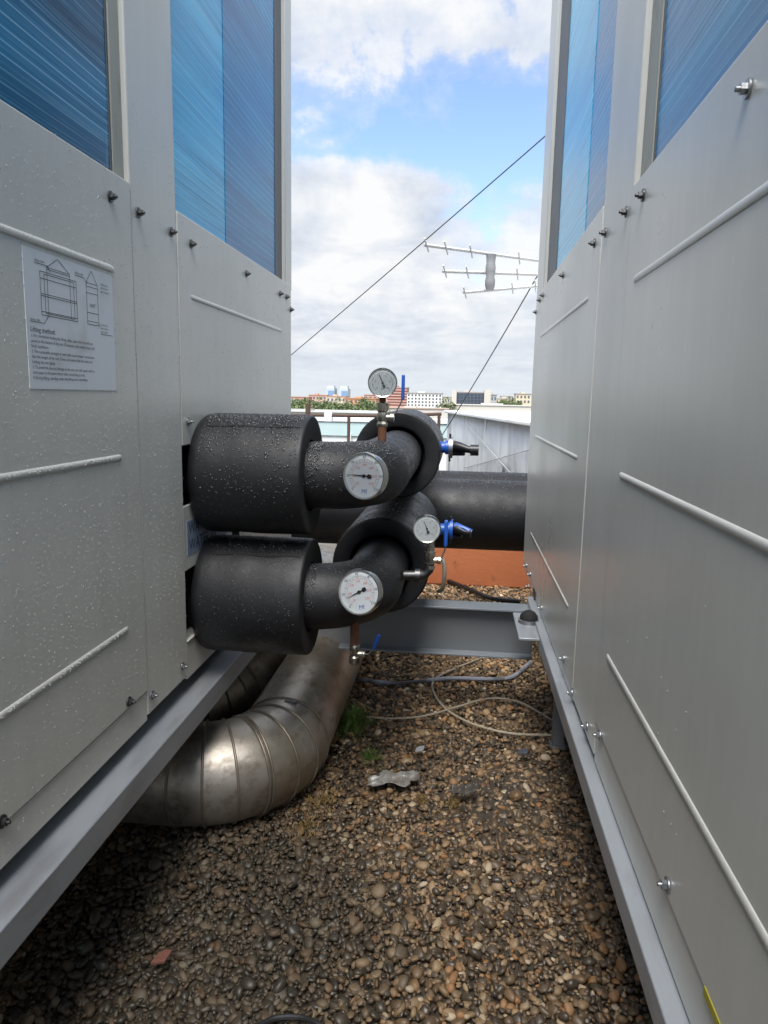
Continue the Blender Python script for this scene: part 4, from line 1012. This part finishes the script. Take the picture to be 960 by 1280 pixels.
for x0_, x1_ in ((565, 571), (605.5, 613.5)):
    a = onY(x0_, 487.5, 300); b_ = onY(x1_, 487.5, 300); m = MB(); m.box((a.x, 298.5, CG), (b_.x, 312, a.z)); part(m, 'stair_tower', pbr('beige_tower', (.50,.46,.40), .8), t)
building('grey narrow block beside the office block', 613.5, 621, 494, 360, (.34,.34,.34), 3, 2)
building('low sandy flats behind the roadside trees', 620, 646, 499, 520, (.52,.42,.30), 3, 7)
building('sand coloured block next to the dry chiller', 645, 668, 493, 430, (.54,.46,.33), 4, 5)
building('hazy grey block behind the sandy flats', 626, 640, 496, 800, (.36,.38,.40), 3, 4)
building('beige flats between the white slab and the office block', 552, 566, 497, 600, (.42,.37,.33), 3, 4)
building('long low brick sheds at the foot of the trees', 300, 470, 515, 150, (.36,.36,.34), 0, 0, roofc=(.42,.43,.42), depth=20)
building('pale low hall between the trees and the white slab', 480, 560, 511, 240, (.48,.45,.41), 0, 0, roofc=(.34,.25,.2))
building('long pale hall in front of the sandy flats', 560, 700, 507.5, 260, (.50,.47,.42), 0, 0, roofc=(.46,.44,.40))
# trees
LEAF = bpy.data.materials.new('tree_leaves'); _t = NT(LEAF); _g = _t.n('ShaderNodeNewGeometry')
_t.out(_t.mix(_g.outputs['Random Per Island'], (.07,.10,.035), (.15,.19,.075)), .6)
BARK = pbr('bark', (.09,.065,.045), .9)
def tree_proto(seed, wide):
    r = random.Random(seed); t = thing('tree', 'x', 'tree', (0,0,0), 'trees beyond the roof edge')
    m = MB(); m.tube([(0,0,0), (.1,0,6), (.3,.1,12), (.2,.2,18)], [.5, .4, .28, .1], 8)
    for i in range(7):
        a = r.uniform(0, 6.28); z = r.uniform(7, 15); m.tube([(.2,0,z), (math.cos(a)*2*wide, math.sin(a)*2*wide, z+2), (math.cos(a)*3.2*wide, math.sin(a)*3.2*wide, z+3.6)], [.2, .12, .04], 6)
    m.build('trunk', BARK, t)
    m = MB(); cl = [(Vector((r.gauss(0, 2.1*wide), r.gauss(0, 2.1*wide), r.uniform(9, 20.0))), r.uniform(1.0, 2.1)) for _ in range(30)]
    for c, s_ in cl:
        if c.z > 17.5: c.x *= .6; c.y *= .6
        for i in range(75):
            v = Vector((r.gauss(0,1), r.gauss(0,1), r.gauss(0,1))).normalized()*s_*r.uniform(.55, 1.08)*Vector((1,1,.85)).length/1.65; p = c+v
            u = Vector((r.gauss(0,1), r.gauss(0,1), r.gauss(0,1))).normalized(); w = u.cross(Vector((r.gauss(0,1), r.gauss(0,1), r.gauss(0,1)))).normalized(); k = r.uniform(.22, .5)
            m.quad(p-u*k, p-w*k*.6, p+u*k, p+w*k*.6)
    m.build('crown', LEAF, t, smooth=0)
    return t
protos = [tree_proto(1, 1.0), tree_proto(2, 1.25), tree_proto(3, .6)]
used = [False]*3
def put_tree(px, pyt, Dd, k, label):
    p = onY(px, pyt, Dd); o = protos[k] if not used[k] else copy_tree(protos[k]); used[k] = True
    o.location = (p.x, Dd, CG); s_ = (p.z-CG)/20.4; o.scale = (s_, s_, s_); o.rotation_euler.z = random.uniform(0, 6); o['label'] = label
for args in ((350, 502, 210, 1, 'round green tree half hidden by the wet chiller'), (369, 501, 205, 1, 'broad green tree touching the edge of the wet chiller'), (378, 504, 190, 0, 'lower tree just left of the rusty railing post'), (393, 503, 215, 1, 'wide green tree just right of the rusty railing post'),
             (404, 501.5, 230, 0, 'taller green tree below the left glass tower'), (417, 505, 200, 1, 'low bushy tree below the right glass tower'), (427, 503, 225, 0, 'green tree in front of the ochre block, at its blank end'), (438, 505, 200, 1, 'spreading bush tree covering the foot of the ochre block'),
             (455, 499.5, 250, 2, 'narrow dark cypress against the ochre block'), (450, 507, 190, 0, 'small tree right under the narrow cypress'), (466, 505, 230, 1, 'green tree below the upper gauge dial'), (558, 502, 260, 0, 'grey green tree between the white slab and the office block'),
             (627, 501, 330, 1, 'tree in front of the low sandy flats, on their left end'), (637, 500, 340, 0, 'tree in front of the low sandy flats, in the middle'), (648, 503, 320, 1, 'low tree at the foot of the sand coloured block')):
    put_tree(*args)

# ------------------------------------------------------------------ light
SUN_EL, SUN_AZ = math.radians(60), math.radians(-176)
sd = Vector((math.sin(SUN_AZ)*math.cos(SUN_EL), math.cos(SUN_AZ)*math.cos(SUN_EL), math.sin(SUN_EL)))
sl = bpy.data.lights.new('sun', 'SUN'); sl.energy = 3.0; sl.angle = math.radians(32); sl.color = (1, .96, .90)
so = bpy.data.objects.new('sun', sl); COL.objects.link(so); so.rotation_mode = 'QUATERNION'; so.rotation_quaternion = sd.to_track_quat('Z', 'Y')
W = bpy.data.worlds.new('World'); S.world = W; t = NT(W)
sky = t.n('ShaderNodeTexSky', sky_type='NISHITA', sun_disc=False, sun_elevation=SUN_EL, sun_rotation=SUN_AZ, altitude=600, air_density=1.0, dust_density=0.6, ozone_density=1.3)
tc = t.n('ShaderNodeTexCoord'); dr_ = tc.outputs['Generated']
sep = t.n('ShaderNodeSeparateXYZ'); t.set(sep, 0, dr_); zz_ = sep.outputs[2]
den = t.math('ADD', t.math('MAXIMUM', zz_, 0.0), 0.16)
cmb = t.n('ShaderNodeCombineXYZ'); t.set(cmb, 0, t.math('DIVIDE', sep.outputs[0], den)); t.set(cmb, 1, t.math('DIVIDE', sep.outputs[1], den)); t.set(cmb, 2, t.math('MULTIPLY', zz_, 2.0))
mpc = t.n('ShaderNodeMapping'); t.set(mpc, 0, cmb.outputs[0]); mpc.inputs['Location'].default_value = (3.1, 1.7, 0.4)
n1 = t.noise(0.9, mpc.outputs[0], 9, .56, .25); n2 = t.noise(2.6, mpc.outputs[0], 8, .6, .3); n3 = t.noise(9.0, dr_, 10, .62, .2)
bias = t.ramp(zz_, (0.0, .98), (.06, .92), (.20, .90), (.265, .74), (.300, .33), (.365, .38), (.42, .62), (.50, .72), (.75, .62), (1.0, .60))
# open blue patch low towards the dry chiller side
dv_ = ray(648, 275).normalized()
dot = t.n('ShaderNodeVectorMath', operation='DOT_PRODUCT'); t.set(dot, 0, dr_); t.set(dot, 1, tuple(dv_))
hole = t.math('MULTIPLY', t.ramp(dot.outputs['Value'], (.990, 0.0), (.9992, 1.0)), .42)
cov = t.math('ADD', t.math('SUBTRACT', bias, hole), t.math('ADD', t.math('MULTIPLY_ADD', n1, .9, -.45), t.math('MULTIPLY_ADD', n3, .95, -.475)))
mask = t.ramp(cov, (.37, 0.0), (.46, .24), (.545, .85), (.72, 1.0))
shade = t.ramp(t.math('ADD', t.math('MULTIPLY', n2, .55), t.math('MULTIPLY', n3, .45)), (.36, (4.5, 4.85, 5.5)), (.48, (5.8, 6.1, 6.6)), (.58, (7.0, 7.05, 7.1)))
skyc = t.mix(1.0, sky.outputs[0], (2.0, 1.98, 2.05), 'MULTIPLY')
c = t.mix(mask, skyc, shade)
c = t.mix(t.ramp(zz_, (-.02, 0.9), (.05, .35), (.12, 0.0)), c, (5.5, 5.95, 6.4))
# glow added round the veiled sun, unseen behind the camera, to light the aisle
sdot = t.n('ShaderNodeVectorMath', operation='DOT_PRODUCT'); t.set(sdot, 0, dr_); t.set(sdot, 1, tuple(sd))
glow = t.ramp(sdot.outputs['Value'], (.50, 0.0), (.78, .40), (1.0, 1.0))
c = t.mix(1.0, c, t.mix(glow, (1.0, 1.0, 1.0), (4.2, 4.1, 3.9)), 'MULTIPLY')
bg = t.n('ShaderNodeBackground'); t.set(bg, 0, c); bg.inputs[1].default_value = 0.08
ow = t.n('ShaderNodeOutputWorld'); t.t.links.new(bg.outputs[0], ow.inputs[0])

# ------------------------------------------------------------------ camera and output
cd = bpy.data.cameras.new('camera'); co = bpy.data.objects.new('camera', cd); COL.objects.link(co)
cd.sensor_fit = 'AUTO'; cd.sensor_width = 36; cd.lens = F/1280*36; cd.clip_start = .02; cd.clip_end = 20000
co.matrix_world = C2W.to_4x4(); S.camera = co
S.view_settings.view_transform = 'Standard'; S.view_settings.look = 'None'; S.view_settings.exposure = 0.80; S.view_settings.gamma = 1.0; S.view_settings.use_curve_mapping = False
S.cycles.max_bounces = 10; S.cycles.diffuse_bounces = 5; S.cycles.transmission_bounces = 6; S.cycles.transparent_max_bounces = 8
S.cycles.use_denoising = True

for o in COL.objects:
    if o.parent is None and o.get('category') and not o.get('kind'): o['kind'] = 'thing'
